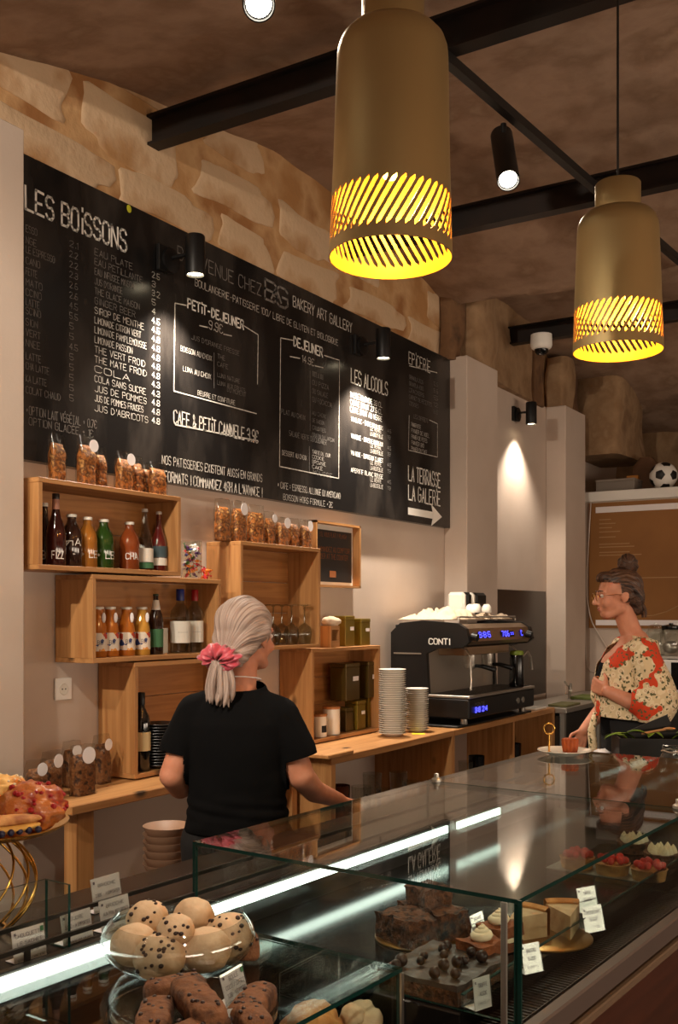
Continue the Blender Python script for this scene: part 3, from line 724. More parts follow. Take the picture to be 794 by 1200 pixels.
# ------------------------------------------------------------------ granola bags
M['granola'] = mat('toasted granola', (140, 76, 28), .7, noisec=[(176, 108, 44), (84, 42, 16), (206, 150, 82)], nscale=45, bump=1, bscale=60, ramp=(.3, .7))
M['granola_dark'] = mat('chocolate granola', (92, 54, 28), .7, noisec=[(130, 82, 42), (52, 28, 16)], nscale=45, bump=1, bscale=60)
M['cello'] = pane('cellophane', (246, 246, 244), .12, 1.5)
def bag_mesh(w, d, h, seed, inner):
    rs = []; n = 20
    for k in range(13):
        f = k/12; zz = f*h
        g = 1 if f < .72 else 1-(f-.72)/.28*.55
        sq = .45 if f < .6 else .45+.4*(f-.6)
        if inner and f > .86: g *= max(.15, 1-(f-.86)*5)
        ring = []
        for j in range(n):
            a = 2*PI*j/n; c, s_ = math.cos(a), math.sin(a)
            x = math.copysign(abs(c)**sq, c)*w/2*(1 if f < .72 else 1+.12*(f-.72)); y = math.copysign(abs(s_)**sq, s_)*d/2*g
            q = noise.noise(Vector((x*40+seed, y*40, zz*40)))*(.005 if inner else .0022)
            ring.append((x+c*q-(0 if not inner else c*.002), y+s_*q-(0 if not inner else s_*.002), zz*(.94 if inner else 1)+(0 if f < .9 else noise.noise(Vector((x*30, seed, 1)))*.004)))
        rs.append(ring)
    return MB().rings(rs)
def bag(label, loc, w=.07, d=.05, h=.19, dark=False, rz=0, group='granola bags', lab=(.0, .15), seed=0):
    t = thing('granola_bag', label, 'bag', loc, rz, group)
    bag_mesh(w*.93, d*.93, h*.86, seed, True).obj('granola', M['granola_dark' if dark else 'granola'], t, 180)
    bag_mesh(w, d, h, seed+3, False).obj('wrapper', M['cello'], t, 60)
    if lab:
        mb = MB(); mb.M = Matrix.Translation((lab[0], -d*.5-.002, h*.80)) @ Matrix.Rotation(PI/2, 4, 'X'); mb.lathe([(0, 0), (w*.30, 0), (w*.30, .001), (0, .001)], 20); mb.obj('sticker', M['paper'], t)
    return t
def on_shelf(u, Y, z): 
    p = onZ(u, 700, z) if False else None
    a = (u-397)/1195; t = Y/(F.y+RT.y*a); return Vector(((F.x+RT.x*a)*t, Y, z))
T1 = ['tall thin granola bag alone at the wall end of the top crate', 'tall granola bag second on the top crate', 'narrow granola bag tucked beside the second one on the top crate', 'granola bag with silver folded top, start of the middle pair on the top crate', 'slim granola bag ending the middle pair on the top crate', 'short granola bag half hidden before the last on the top crate', 'shorter wide granola bag at the far end of the top crate']
for k, (u, h, w, Y) in enumerate(((66.5, .178, .066, 2.83), (101, .19, .078, 2.82), (117, .17, .05, 2.87), (145, .158, .078, 2.82), (160, .16, .05, 2.87), (171, .14, .05, 2.87), (184, .14, .085, 2.82))):
    bag(T1[k], on_shelf(u, Y, 2.022), w, .05, h, group='granola bags on the topmost crate', seed=k*7, lab=(.012, 0) if k in (1, 3) else None, rz=.1*math.sin(k*3))
T2 = ['first granola bag on the tall crate, next to the candy jar', 'second granola bag on the tall crate, white round sticker', 'third granola bag on the tall crate, wide', 'fourth granola bag on the tall crate, white round sticker', 'fifth granola bag on the tall crate, shorter', 'sixth granola bag on the tall crate, pale and narrow', 'last granola bag on the tall crate, beside the framed sign']
for k, (u, h, w, Y) in enumerate(((260.5, .187, .09, 2.83), (279, .19, .095, 2.83), (299, .182, .10, 2.83), (315, .16, .066, 2.83), (330, .14, .086, 2.82), (343.5, .143, .062, 2.83), (357, .14, .088, 2.82))):
    bag(T2[k], on_shelf(u, Y, 1.868), w, .05, h, group='granola bags on the tall crate', seed=50+k*7, lab=((.01, 0) if k in (1, 3, 4, 6) else None), rz=.12*math.sin(k*2.3))
T3 = ['dark granola bag at the start of the low shelf beside the pillar', 'dark granola bag, second on the low shelf, round sticker', 'dark granola bag behind the others on the low shelf', 'largest dark granola bag in front on the low shelf', 'dark granola bag against the crate on the low shelf']
for k, (u, h, w, Y) in enumerate(((42, .15, .075, 2.70), (60, .165, .08, 2.74), (84, .17, .07, 2.86), (97, .178, .10, 2.70), (119, .185, .075, 2.82))):
    bag(T3[k], on_shelf(u, Y, .901), w, .06, h, True, group='dark granola bags on the low shelf', seed=90+k*7, rz=.15*math.sin(k*2))

# ------------------------------------------------------------------ bottles
def liquid(name, rgb, rough=.08): return mat(name, rgb, rough, coat=.6, noisec=tuple(x*.85 for x in rgb), nscale=12)
LQ = dict(dark=liquid('dark red drink', (58, 20, 16)), mate=liquid('dark brown drink', (48, 26, 18)), yellow=liquid('amber lemonade', (160, 100, 36)), green=liquid('green bottle', (38, 68, 20)), orange=liquid('orange tea', (136, 64, 28)), juice=liquid('apple juice', (190, 108, 36)), juice2=liquid('pear juice', (206, 150, 62)), beer=liquid('brown beer glass', (40, 20, 12)), wine=liquid('black wine glass', (18, 16, 14)), red=liquid('bissap drink', (92, 24, 18)))
M['labelwhite'] = mat('label white', (224, 218, 206), .6)
M['labelgreen'] = mat('label green', (60, 108, 70), .6)
M['labeldark'] = mat('label dark', (60, 78, 84), .6)
M['labelpat'] = mat('patterned label', (226, 214, 198), .6)
nt = M['labelpat'].node_tree; vo = nt.nodes.new('ShaderNodeTexVoronoi'); vo.inputs['Scale'].default_value = 60; tc = nt.nodes.new('ShaderNodeTexCoord'); rr = nt.nodes.new('ShaderNodeValToRGB'); rr.color_ramp.interpolation = 'CONSTANT'
sp = nt.nodes.new('ShaderNodeSeparateColor'); nt.links.new(tc.outputs['Object'], vo.inputs['Vector']); nt.links.new(vo.outputs['Color'], sp.inputs[0]); nt.links.new(sp.outputs[0], rr.inputs[0])
e = rr.color_ramp.elements; e[0].color = srgb((228, 216, 200)); e[1].position = .35; e[1].color = srgb((190, 66, 44))
for p_, c_ in ((.55, (40, 60, 120)), (.7, (226, 150, 60)), (.85, (228, 216, 200))): x = e.new(p_); x.color = srgb(c_)
nt.links.new(rr.outputs[0], nt.nodes['Principled BSDF'].inputs['Base Color'])
SHAPES = {
 'tea': [(.0, 0), (.92, 0), (1, .03), (1, .56), (.9, .68), (.5, .83), (.42, .88), (.42, .95)],
 'tall': [(.0, 0), (.94, 0), (1, .02), (1, .42), (.85, .54), (.5, .68), (.36, .78), (.32, .95)],
 'juice': [(.0, 0), (.94, 0), (1, .03), (1, .50), (.92, .60), (.62, .80), (.56, .86), (.56, .95)],
 'beer': [(.0, 0), (.96, 0), (1, .02), (1, .55), (.85, .66), (.45, .80), (.36, .86), (.34, .97)],
 'spirit': [(.0, 0), (.94, 0), (1, .02), (1, .55), (.92, .66), (.45, .76), (.38, .80), (.36, .97)],
 'wine': [(.0, 0), (.94, 0), (1, .02), (1, .60), (.85, .70), (.42, .80), (.36, .85), (.36, .97)]}
def bottle(label, loc, shape, r, h, body, cap=(.45, .06, (230, 226, 216)), lab=None, words=(), fill=None, rz=-.55, group='bottles in the crates', neck=None, wcol='chalk_bold'):
    t = thing('bottle', label, 'bottle', loc, rz, group); P = [(a*r, b*h) for a, b in SHAPES[shape]]
    MB().lathe(P, 24, close=False).obj('glass_body', body, t, 60)
    if fill: MB().lathe([(a*.94, min(b*.99+.002, h*fill[1])) for a, b in P]+[(0, h*fill[1])], 20, close=False).obj('drink', fill[0], t, 60)
    cr = P[-1][0]*1.12; ch_ = cap[1]*h
    MB().lathe([(cr, h-ch_), (cr*1.03, h-ch_*.9), (cr*1.03, h-.002), (cr*.9, h), (0, h)], 20, close=False).obj('cap', mat('cap', cap[2], .35), t, 50)
    if lab:
        z0, z1, m = lab; MB().lathe([(r*1.012, z0*h), (r*1.012, z1*h)], 24, close=False).obj('label', m, t, 180)
    if neck: MB().lathe([(r*neck[2]*1.03+.0005, neck[0]*h), (r*neck[3]*1.03+.0005, neck[1]*h)], 20, close=False).obj('neck_label', neck[4], t, 180)
    for txt, zf, hf, wf in words:
        mb = text_mb(MB(), txt, -wf*r, zf*h, 2*wf*r, hf*h, hf*h*.16)
        # wrap the writing round the bottle
        mb.v = [(r*1.02*math.sin(x/r), -r*1.02*math.cos(x/r), z) for x, y, z in mb.v]
        mb.obj('lettering', M[wcol], t)
    return t
zb = 1.718
B1 = 'bottles in the topmost crate'
bottle('dark bottle cut off by the pillar, first in the top crate', on_shelf(52.5, 2.89, zb), 'tall', .032, .235, LQ['mate'], words=[('BIO', .12, .12, .5)], group=B1)
bottle('tallest dark red bottle with pale neck paper in the top crate', on_shelf(65.5, 2.81, zb), 'tall', .036, .262, LQ['dark'], cap=(.4, .08, (40, 30, 28)), neck=(.78, .93, .36, .33, mat('neck paper', (170, 120, 100), .6)), words=[('FIZZ', .1, .1, .6)], group=B1)
bottle('dark brown mate tea bottle lettered ma in the top crate', on_shelf(84, 2.83, zb), 'tea', .039, .196, LQ['mate'], words=[('ma', .40, .13, .7), ('+', .2, .08, .2)], group=B1)
bottle('amber yellow lemonade bottle with white plus sign in the top crate', on_shelf(102.5, 2.83, zb), 'tea', .037, .192, LQ['yellow'], words=[('+ LE', .2, .13, .9)], group=B1)
bottle('green lemonade bottle with white plus sign in the top crate', on_shelf(121.5, 2.83, zb), 'tea', .04, .19, LQ['green'], words=[('+ LE', .2, .14, .9)], group=B1)
bottle('orange-brown iced tea bottle with white cap in the top crate', on_shelf(151.5, 2.83, zb), 'tea', .04, .19, LQ['orange'], words=[('Cha', .22, .12, .6)], group=B1)
bottle('clear bottle with white and green label in the top crate', on_shelf(169.5, 2.83, zb), 'tall', .034, .25, M['bottleglass'], cap=(.4, .05, (200, 196, 190)), lab=(.14, .36, M['labelwhite']), neck=(.04, .13, 1.0, 1.0, M['labelgreen']), group=B1)
bottle('dark red bottle with dark and white label, last in the top crate', on_shelf(186, 2.83, zb), 'tall', .033, .246, LQ['red'], cap=(.4, .05, (200, 196, 190)), lab=(.10, .22, M['labelwhite']), neck=(.23, .42, 1.0, .98, M['labeldark']), group=B1)
zb = 1.381; B2 = 'bottles in the second crate'
J = dict(cap=(.6, .05, (222, 214, 200)), lab=(.12, .48, M['labelpat']), words=[('BIO', .25, .08, .3)], wcol='ink', group=B2)
def jb(u, lab, lq, w=.034, Y=2.83):
    b = bottle(lab, on_shelf(u, Y, zb), 'juice', w, .192, LQ[lq], **J)
    MB().ball((w*.45, -w*.75, .15), (.008, .003, .020), 10, 6).obj('hang_tag', M['paper'], b, 180)
jb(115, 'juice bottle half hidden by the side of the second crate', 'juice'); jb(129, 'orange juice bottle with blue patterned label in the second crate', 'juice'); jb(148, 'orange juice bottle with red patterned label, middle of three in the second crate', 'juice'); jb(166, 'pale yellow juice bottle with patterned label in the second crate', 'juice2')
bottle('brown beer bottle with green and red label in the second crate', on_shelf(182.5, 2.83, zb), 'beer', .03, .245, LQ['beer'], cap=(.4, .03, (40, 60, 40)), lab=(.12, .42, M['labelgreen']), neck=(.72, .9, .62, .38, M['labelwhite']), group=B2)
t = thing('recipe_card', 'small pale card leaning beside the beer bottle in the second crate', 'card', on_shelf(193, 2.86, zb), -.3); MB().box(-.015, .015, 0, .002, 0, .105).obj('card', M['labelwhite'], t)
bottle('clear spirit bottle with blue cap in the second crate', on_shelf(211, 2.83, zb), 'spirit', .042, .268, M['bottleglass'], cap=(.4, .18, (34, 48, 120)), lab=(.16, .50, M['labelwhite']), words=[('-----', .3, .05, .5)], wcol='ink', group=B2)
bottle('clear spirit bottle with red cap in the second crate', on_shelf(228, 2.84, zb), 'spirit', .037, .268, M['bottleglass'], cap=(.4, .18, (150, 26, 30)), lab=(.16, .50, M['labelwhite']), words=[('-----', .3, .05, .5)], wcol='ink', group=B2)
bottle('black wine bottle with cream label in the crate behind the server', on_shelf(165.5, 2.80, .924), 'wine', .036, .31, LQ['wine'], cap=(.4, .16, (20, 20, 20)), lab=(.26, .5, mat('cream label', (206, 186, 140), .6)), group='bottles behind the server')
# ------------------------------------------------------------------ candy jar and sweets on the second crate
t = thing('candy_jar', 'clear glass jar of wrapped sweets on the end of the second crate', 'jar', on_shelf(224, 2.84, 1.692))
MB().lathe([(.0, .001), (.04, .001), (.045, .006), (.045, .165), (.043, .165), (.043, .01), (0, .008)], 28, close=False).obj('glass_body', M['vessel'], t, 60)
CC = [mat('sweet wrapper', c, .3, coat=.5) for c in ((200, 40, 60), (90, 40, 130), (40, 130, 60), (230, 226, 220), (220, 120, 40), (60, 70, 150))]
def candy(p, m, par=None, s=1, lab=None, grp=None):
    mb = MB(); R_ = Matrix.Translation(p) @ Matrix.Rotation(rng.uniform(0, 6), 4, (rng.random()-.5, rng.random()-.5, rng.random())); mb.M = R_
    mb.ball((0, 0, 0), (.012*s, .007*s, .007*s), 10, 7); mb.loft([(0, .001, .001, 0, 0), (.001, .001, .001, 0, 0)], 4)
    for sx in (-1, 1): mb.add([(sx*.010*s, 0, 0), (sx*.02*s, -.008*s, .003*s), (sx*.022*s, 0, -.003*s), (sx*.02*s, .008*s, .004*s)], [(0, 1, 2), (0, 2, 3)])
    o = mb.obj('sweet' if par is None else 'sweet', m, par, 180)
    if lab: tag(o, lab, 'candy', grp)
    return o
jc = on_shelf(224, 2.84, 1.692)
for k in range(34):
    a = rng.uniform(0, 6.28); r_ = math.sqrt(rng.random())*.030; candy(jc+Vector((r_*math.cos(a), r_*math.sin(a), .02+k/34*.125)), CC[k % 6], None, 1, 'wrapped sweet inside the clear candy jar', 'sweets in the candy jar')
for k in range(9):
    p = on_shelf(240+rng.uniform(-4, 5), 2.82+rng.uniform(-.02, .04), 1.704+(k//3)*.014); candy(p, CC[(0, 4, 0)[k % 3]], None, 1.1, 'red or orange wrapped sweet heaped beside the candy jar', 'sweets heaped beside the jar')

# ------------------------------------------------------------------ upside-down wine glasses
g0 = None
GLL = ['upside-down wine glass half hidden by blonde hair in the tall crate', 'second upside-down wine glass from the blonde hair', 'third upside-down wine glass, centre of the row', 'fourth upside-down wine glass in the tall crate', 'last upside-down wine glass, nearest the framed sign']
for k, (u, Y) in enumerate(((309, 2.85), (320, 2.80), (330, 2.86), (341.5, 2.80), (356.5, 2.80))):
    loc = on_shelf(u, Y, 1.397)
    if g0 is None:
        g0 = thing('wine_glass', GLL[0], 'glass', loc, 0, 'upside-down wine glasses')
        MB().lathe([(.028, 0), (.034, .03), (.037, .055), (.030, .082), (.012, .098), (.004, .103)], 24, close=False).obj('bowl', M['bottleglass'], g0, 180)
        MB().lathe([(.0042, .103), (.0035, .13), (.004, .18), (.012, .186)], 12, close=False).obj('stem', M['bottleglass'], g0, 180)
        MB().lathe([(.012, .186), (.034, .190), (.034, .192), (0, .1915)], 24, close=False).obj('foot', M['bottleglass'], g0, 180)
    else: dup(g0, loc, 0, GLL[k])

# ------------------------------------------------------------------ framed sign, socket, post-it
p = onY(372, 690, WY); q = onY(424, 690, WY); ztop = onY(424, 618.5, WY).z; zbot = onY(421, 690, WY).z
fx0, fx1 = onY(370, 650, 2.90).x, onY(420.5, 650, 2.91).x
t = thing('framed_sign', 'dark sign with orange lettering in a deep wooden frame', 'sign', (fx0, WY-.002, zbot)); w = fx1-fx0; h = ztop-zbot
MB().box(0, w, -.004, 0, 0, h).obj('mount', M['labelwhite'], t)
for a_ in ((0, .012, 0, h), (w-.012, w, 0, h)): MB().box(a_[0], a_[1], -.05, -.004, a_[2], a_[3]).obj('frame_side', M['pine_z'], t)
for a_ in ((0, w, 0, .012), (0, w, h-.012, h)): MB().box(a_[0], a_[1], -.05, -.004, a_[2], a_[3]).obj('frame_side', M['pine'], t)
MB().box(.035, w-.035, -.010, -.004, .03, h-.04).obj('sign_panel', mat('sign black', (38, 36, 36), .3), t)
mo = mat('orange print', (150, 90, 48), .6)
for txt, x0, x1, zf, hh in (('S\'il vous plait / Please', .2, .8, .78, .022), ('COMMANDEZ AU COMPTOIR', .13, .87, .55, .026), ('ORDER AT THE COUNTER', .15, .83, .44, .026)):
    lettering(txt.upper() if txt[0] != 'S' else txt, x0*w, zf*h, (x1-x0)*w, hh, mo, t, -.0115)
MB().box(.42*w, .56*w, -.0115, -.010, .16*h, .26*h).obj('orange_emblem', mo, t)
p = onY(61, 821, WY); q = onY(84, 794, WY)
t = thing('wall_socket', 'white double-pin wall socket under the second crate', 'socket', ((p.x+q.x)/2, WY, (p.z+q.z)/2))
MB().box(-.042, .042, -.010, -.001, -.042, .042, .003).obj('plate', M['white'], t)
mb = MB(); mb.M = Matrix.Rotation(PI/2, 4, 'X'); mb.lathe([(.019, .0105), (.021, .0125), (.023, .0105)], 24, close=False); mb.lathe([(0, .0104), (.019, .0104)], 24, close=False); mb.obj('socket_well', M['labelwhite'], t)
for dx in (-.008, .008):
    mb = MB(); mb.M = Matrix.Translation((dx, 0, 0)) @ Matrix.Rotation(PI/2, 4, 'X'); mb.lathe([(0, .0108), (.003, .0108), (.003, .0112), (0, .0112)], 10); mb.obj('pin_hole', M['black'], t)
t = MB().box(-.035, .035, -.035, .035, 0, .001).obj('sticky_note', mat('yellow paper', (232, 214, 50), .6), None, loc=onZ(490, 860, .901)); t.rotation_euler = (0, 0, .5)
tag(t, 'yellow sticky note lying on the worktop edge before the saucers', 'note')

# ------------------------------------------------------------------ tins and canisters
M['olive'] = mat('olive gold tin', (128, 106, 34), .35, .4); M['olive_dark'] = mat('dark olive tin', (84, 66, 26), .35, .4); M['lidwood'] = wood('canister lid', (196, 132, 78), (160, 100, 54), 0, .5, False)
def tin(label, loc, w, d, h, m='olive', rz=0, stick=True):
    t = thing('tin_box', label, 'tin', loc, rz, 'olive tins'); MB().box(-w/2, w/2, -d/2, d/2, 0, h-.02, .003).obj('body', M[m], t)
    MB().box(-w/2-.001, w/2+.001, -d/2-.001, d/2+.001, h-.02, h, .003).obj('lid', M[m], t)
    if stick: MB().box(-.0, w*.38, -d/2-.002, -d/2-.0002, h*.52, h*.64).obj('sticker', M['paper'], t)
    return t
zt = .925
tin('small dark olive tin under the stack in the worktop crate', on_shelf(402, 2.83, zt), .075, .08, .125, 'olive_dark', 0, False)
tin('olive tin with white sticker at the bottom of the stack in the worktop crate', on_shelf(416, 2.82, zt), .088, .08, .155, 'olive')
tin('narrow olive tin at the bottom against the crate side', on_shelf(427, 2.84, zt), .06, .08, .16, 'olive')
tin('large dark olive tin on top of the stack in the worktop crate', on_shelf(404, 2.83, zt+.163), .14, .10, .195, 'olive_dark')
tin('second large dark olive tin on top of the stack, against the crate side', on_shelf(427, 2.83, zt+.163), .085, .10, .195, 'olive_dark')
tin('taller olive tin standing on the worktop crate under the framed sign', on_shelf(402.5, 2.84, 1.373), .095, .08, .16, 'olive')
tin('lighter olive tin standing on the end of the worktop crate', on_shelf(421, 2.84, 1.373), .098, .08, .145, 'olive')
tin('dark olive tin behind the little wooden box on the worktop crate', on_shelf(392, 2.90, 1.373), .09, .05, .16, 'olive_dark', 0, False)
def canister(label, loc, r, h, lid):
    t = thing('canister', label, 'canister', loc, 0, 'white canisters'); MB().lathe([(0, 0), (r*.97, 0), (r, .004), (r, h-.012), (r*.97, h-.012)], 28).obj('body', M['porcelain'], t, 50)
    MB().lathe([(r*1.02, h-.012), (r*1.03, h-.01), (r*1.03, h-.001), (r, h), (0, h)], 28, close=False).obj('lid', M['lidwood'], t, 50); 
    if lid: mb = MB().lathe([(r*1.005, h*.2), (r*1.005, h*.5)], 12, close=False, a0=-2.3, a1=-1.3); mb.obj('label', M['black'], t)
canister('small white canister with black label and wooden lid', on_shelf(374.5, 2.80, zt), .036, .115, True)
canister('taller white canister with wooden lid, beside the olive tins', on_shelf(388, 2.81, zt), .045, .142, False)
t = thing('wooden_caddy', 'small wooden box with a beige cloth on the worktop crate', 'box', on_shelf(386, 2.80, 1.373))
for a_ in ((-.042, -.034, -.035, .035, 0, .11), (.034, .042, -.035, .035, 0, .11)): MB().box(*a_).obj('side_panel', M['pine_z'], t)
for a_ in ((-.034, .034, -.035, -.029, 0, .035), (-.034, .034, -.035, -.029, .09, .11), (-.034, .034, .029, .035, 0, .11), (-.034, .034, -.029, .029, 0, .006)): MB().box(*a_).obj('board', M['pine'], t)
M['cloth'] = mat('beige cloth', (206, 184, 158), .9, bump=.4, bscale=60)
o = MB().ball((0, 0, 0), (.058, .045, .028), 20, 12, None, lambda d: 1+.18*noise.noise(d*2.5)).obj('folded_cloth', M['cloth'], None, 180, loc=on_shelf(388, 2.80, 1.373)+Vector((0, 0, .13))); tag(o, 'beige cloth stuffed in the little wooden box', 'cloth')

# ------------------------------------------------------------------ saucers, every one of them
def plate(name, r, m, label, loc, grp, h=.018):
    o = MB().lathe([(0, 0), (r*.55, 0), (r*.6, .003), (r*.96, h-.002), (r, h-.001), (r*.99, h+.001), (r*.94, h), (r*.58, .006), (0, .005)], 32, close=False).obj(name, m, None, 50); o.location = loc
    return tag(o, label, 'plate', grp)
sa = on_shelf(459.5, 2.60, .901); sb_ = on_shelf(488, 2.58, .901)
p0 = plate('saucer', .073, M['porcelain'], 'white saucer in the taller stack beside the espresso machine', sa, 'saucers in the taller stack')
for k in range(1, 30):
    c = p0.copy(); COL.objects.link(c); c.location = sa+Vector((rng.uniform(-.001, .001), rng.uniform(-.001, .001), k*.0115))
    if k == 29: c['label'] = 'topmost white saucer of the taller stack'
c['group'] = 'saucers in the taller stack'
q0_ = plate('saucer', .066, M['porcelain'], 'white saucer in the shorter stack beside the espresso machine', sb_, 'saucers in the shorter stack')
for k in range(1, 20):
    c = q0_.copy(); COL.objects.link(c); c.location = sb_+Vector((rng.uniform(-.001, .001), rng.uniform(-.001, .001), k*.0115))
    if k == 19: c['label'] = 'topmost white saucer of the shorter stack'
M['slate'] = mat('dark grey plate', (52, 50, 50), .35)
ds = on_shelf(187, 2.80, .924)
d0 = plate('dark_plate', .078, M['slate'], 'dark grey plate in the stack beside the wine bottle', ds, 'dark plates beside the wine bottle')
for k in range(1, 15):
    c = d0.copy(); COL.objects.link(c); c.location = ds+Vector((0, 0, k*.0115))
t = thing('cutting_board', 'pale wooden board lying on the worktop beside the server', 'board', onZ(378, 885, .901), .0)
MB().box(-.11, .11, -.10, .10, 0, .02, .004).obj('board', M['pine'], t)

# glassware under the worktop
def jar(name, label, loc, r, h, m, grp, cat='glass'):
    t = thing(name, label, cat, loc, 0, grp); MB().lathe([(0, 0), (r*.8, 0), (r*.85, .005), (r, h*.95), (r, h), (r*.97, h), (r*.8, .01), (0, .008)], 20, close=False).obj('bowl', m, t, 60)
    MB().tube([(r*.95, 0, h*.8), (r*1.5, 0, h*.75), (r*1.55, 0, h*.4), (r*.9, 0, h*.28)], .005, 6).obj('handle', m, t, 60)
    return t
M['brownmug'] = mat('brown glass mug', (86, 44, 24), .2, coat=.6)
zsh = onZ(500, 940, .6).z
GU = 'glassware under the worktop'
for k, (u, Y) in enumerate(((398, 2.60), (423, 2.56), (436, 2.62), (452, 2.56), (467, 2.62), (482, 2.56))):
    lab_ = ['brown ribbed mug under the worktop nearest the server', 'clear jug beside the brown mug under the worktop', 'clear jug, third along under the worktop', 'low clear glass in the middle under the worktop', 'clear glass second from the unit side under the worktop', 'clear glass nearest the unit side under the worktop'][k]
    jar('mug' if k == 0 else 'glass_jug', lab_, on_shelf(u, Y, .446), .05, (.27, .25, .28, .2, .25, .2)[k], M['brownmug'] if k == 0 else M['vessel'], GU)
for k, (u, Y) in enumerate(((546, 2.62), (558, 2.58), (567, 2.72), (590, 2.6), (602, 2.7))):
    jar('glass_jug', ['clear glass just inside the coffee counter', 'dark jug inside the coffee counter', 'dark rounded jug beside the divider', 'small dark jug past the divider', 'last dark jug in the coffee counter'][k], on_shelf(u, Y, .446), .05, (.2, .23, .25, .2, .2)[k], M['vessel'] if k == 0 else M['blackgloss'], 'jugs in the coffee counter')
# stacked beige bowls low behind the counter
t = thing('low_stool', 'low stool hidden behind the counter carrying the beige bowls', 'stool', (2.42+.55, 2.42, 0), 0)
MB().box(-.17, .17, -.14, .10, .60, .63).obj('seat', M['pine'], t)
for sx in (-.14, .14):
    for sy in (-.11, .07): MB().box(sx-.015, sx+.015, sy-.015, sy+.015, 0, .60).obj('leg', M['pine_z'], t)
M['bowlm'] = mat('beige bamboo bowl', (150, 116, 92), .5)
bp_ = on_shelf(196, 2.38, .631)
b0_ = None
for k in range(6):
    loc = bp_+Vector((0, 0, k*.026))
    if b0_ is None:
        b0_ = MB().lathe([(0, 0), (.04, 0), (.07, .02), (.085, .05), (.082, .05), (.066, .024), (0, .006)], 28, close=False).obj('bowl', M['bowlm'], None, 60, loc=loc); tag(b0_, 'lowest beige bowl of the stack on the low stool', 'bowl', 'stacked beige bowls')
    else: c = b0_.copy(); COL.objects.link(c); c.location = loc; c['label'] = ['', 'second beige bowl from the bottom of the low stack', 'third beige bowl from the bottom of the low stack', 'beige bowl third from the top of the low stack', 'beige bowl just under the topmost of the low stack', 'topmost beige bowl of the low stack behind the server'][k]
# ------------------------------------------------------------------ espresso machine
M['display'] = mat('blue display', (20, 20, 60), .3, emit=(70, 70, 255), es=2.2)
M['panelsteel'] = mat('warm steel panel', (164, 138, 112), .32, .85)
EX, EY = 5.24, 2.40; EW = 1.0
em = thing('espresso_machine', 'black and steel espresso machine with blue displays on the counter', 'coffee machine', (EX, EY, .915))
side = [(.04, .44), (.0, .47), (.02, .545), (.07, .575), (.30, .59), (.44, .575), (.50, .52), (.50, .03), (.25, .03), (.27, .40), (.2, .43)]
for x in (-.0, EW-.035): MB().prism(side, x, x+.035, 'x').obj('side_panel', M['blackgloss'] if False else mat('satin black', (20, 19, 19), .38), em)
MB().box(-.003, -.0005, .30, .48, .395, .403).obj('side_stripe', M['steel'], em)
MB().box(.035, EW-.035, .10, .49, .43, .565, .004).obj('boiler_housing', M['black'], em)
MB().prism([(.012, .47), (.03, .545), (.075, .57), (.10, .57), (.10, .45), (.03, .45)], .036, EW-.036, 'x').obj('control_panel', M['panelsteel'], em)
for a, b in ((.16, .34), (.50, .70), (.80, .84)):
    def P(x, f): return (x, .010+.018*f, .470+.075*f)
    o = MB(); o.add([tuple(Vector(P(a, .25))+Vector((0, -.002, 0))), tuple(Vector(P(b, .25))+Vector((0, -.002, 0))), tuple(Vector(P(b, .72))+Vector((0, -.002, 0))), tuple(Vector(P(a, .72))+Vector((0, -.002, 0)))], [(0, 1, 2, 3)]); o.obj('display', M['blackgloss'], em)
    txt = {.16: '8:8:5', .50: '7:0:6 ==', .80: 'C'}[a]
    mb = text_mb(MB(), txt, a+.01, 0, b-a-.02, .030, .007); mb.v = [(x, .010+.018*(.25+z/.075)-.004, .470+.075*.25+z+.004) for x, y, z in mb.v]; mb.obj('display_figures', M['display'], em)
for x in (.07, .90):
    mb = MB(); mb.M = Matrix.Translation((x, .012, .50)) @ Matrix.Rotation(PI/2+.2, 4, 'X'); mb.lathe([(.024, 0), (.022, .035), (0, .037)], 18, close=False); mb.obj('steam_knob', M['black'], em, 40)
MB().box(.036, EW-.036, .27, .285, .16, .44).obj('splash_plate', M['steel'], em)
MB().box(.16, .82, .10, .27, .385, .445, .004).obj('group_cover', M['panelsteel'], em)
for x in (.36, .62):
    MB().lathe([(0, .33), (.034, .33), (.038, .35), (.038, .385), (0, .385)], 20, (x, .16, 0)).obj('group_head', M['steel'], em, 50)
    h = MB(); h.lathe([(0, .30), (.03, .30), (.036, .31), (.036, .33), (0, .33)], 20, (x, .16, 0)); h = h.obj('portafilter', M['steel'], em, 50)
    MB().tube([(x, .125, .318), (x+.01, .08, .315), (x+.02, -.0, .295)], [.009, .013, .015], 12).obj('handle', M['black'], h, 50)
for x, s in ((.16, -1), (.86, 1)):
    MB().tube([(x, .14, .44), (x, .09, .42), (x+s*.01, .06, .38), (x+s*.02, .05, .24), (x+s*.03, .05, .19)], .006, 10).obj('steam_wand', M['steel'], em, 60)
MB().box(.0, EW, -.0, .50, .035, .150, .008).obj('base', mat('satin black base', (20, 19, 19), .35), em)
MB().box(.0, EW, -.004, .27, .150, .166, .003).obj('tray_rim', M['steel'], em)
mb = MB(); x = .03
while x < EW-.03: mb.box(x, x+.006, .02, .255, .166, .169); x += .016
o = mb.obj('drip_grille', M['darksteel'], em); o['kind'] = 'stuff'
text_mb(MB(), '3:8 2:4', .07, .070, .17, .026, .008, -.006).obj('display_figures', M['display'], em)
mb = text_mb(MB(), 'MONTE', .07, .108, .13, .015, .003, -.006); mb.obj('lettering', M['steel'], em)
mb = text_mb(MB(), 'CONTI', -.30, .455, .13, .032, .008); mb.v = [(-.0015, -x-.05, z+.02*(0)) for x, y, z in mb.v]
mb.v = [(x, y, z) for x, y, z in mb.v]; o = mb.obj('brand_lettering', M['chalk_bold'], em)
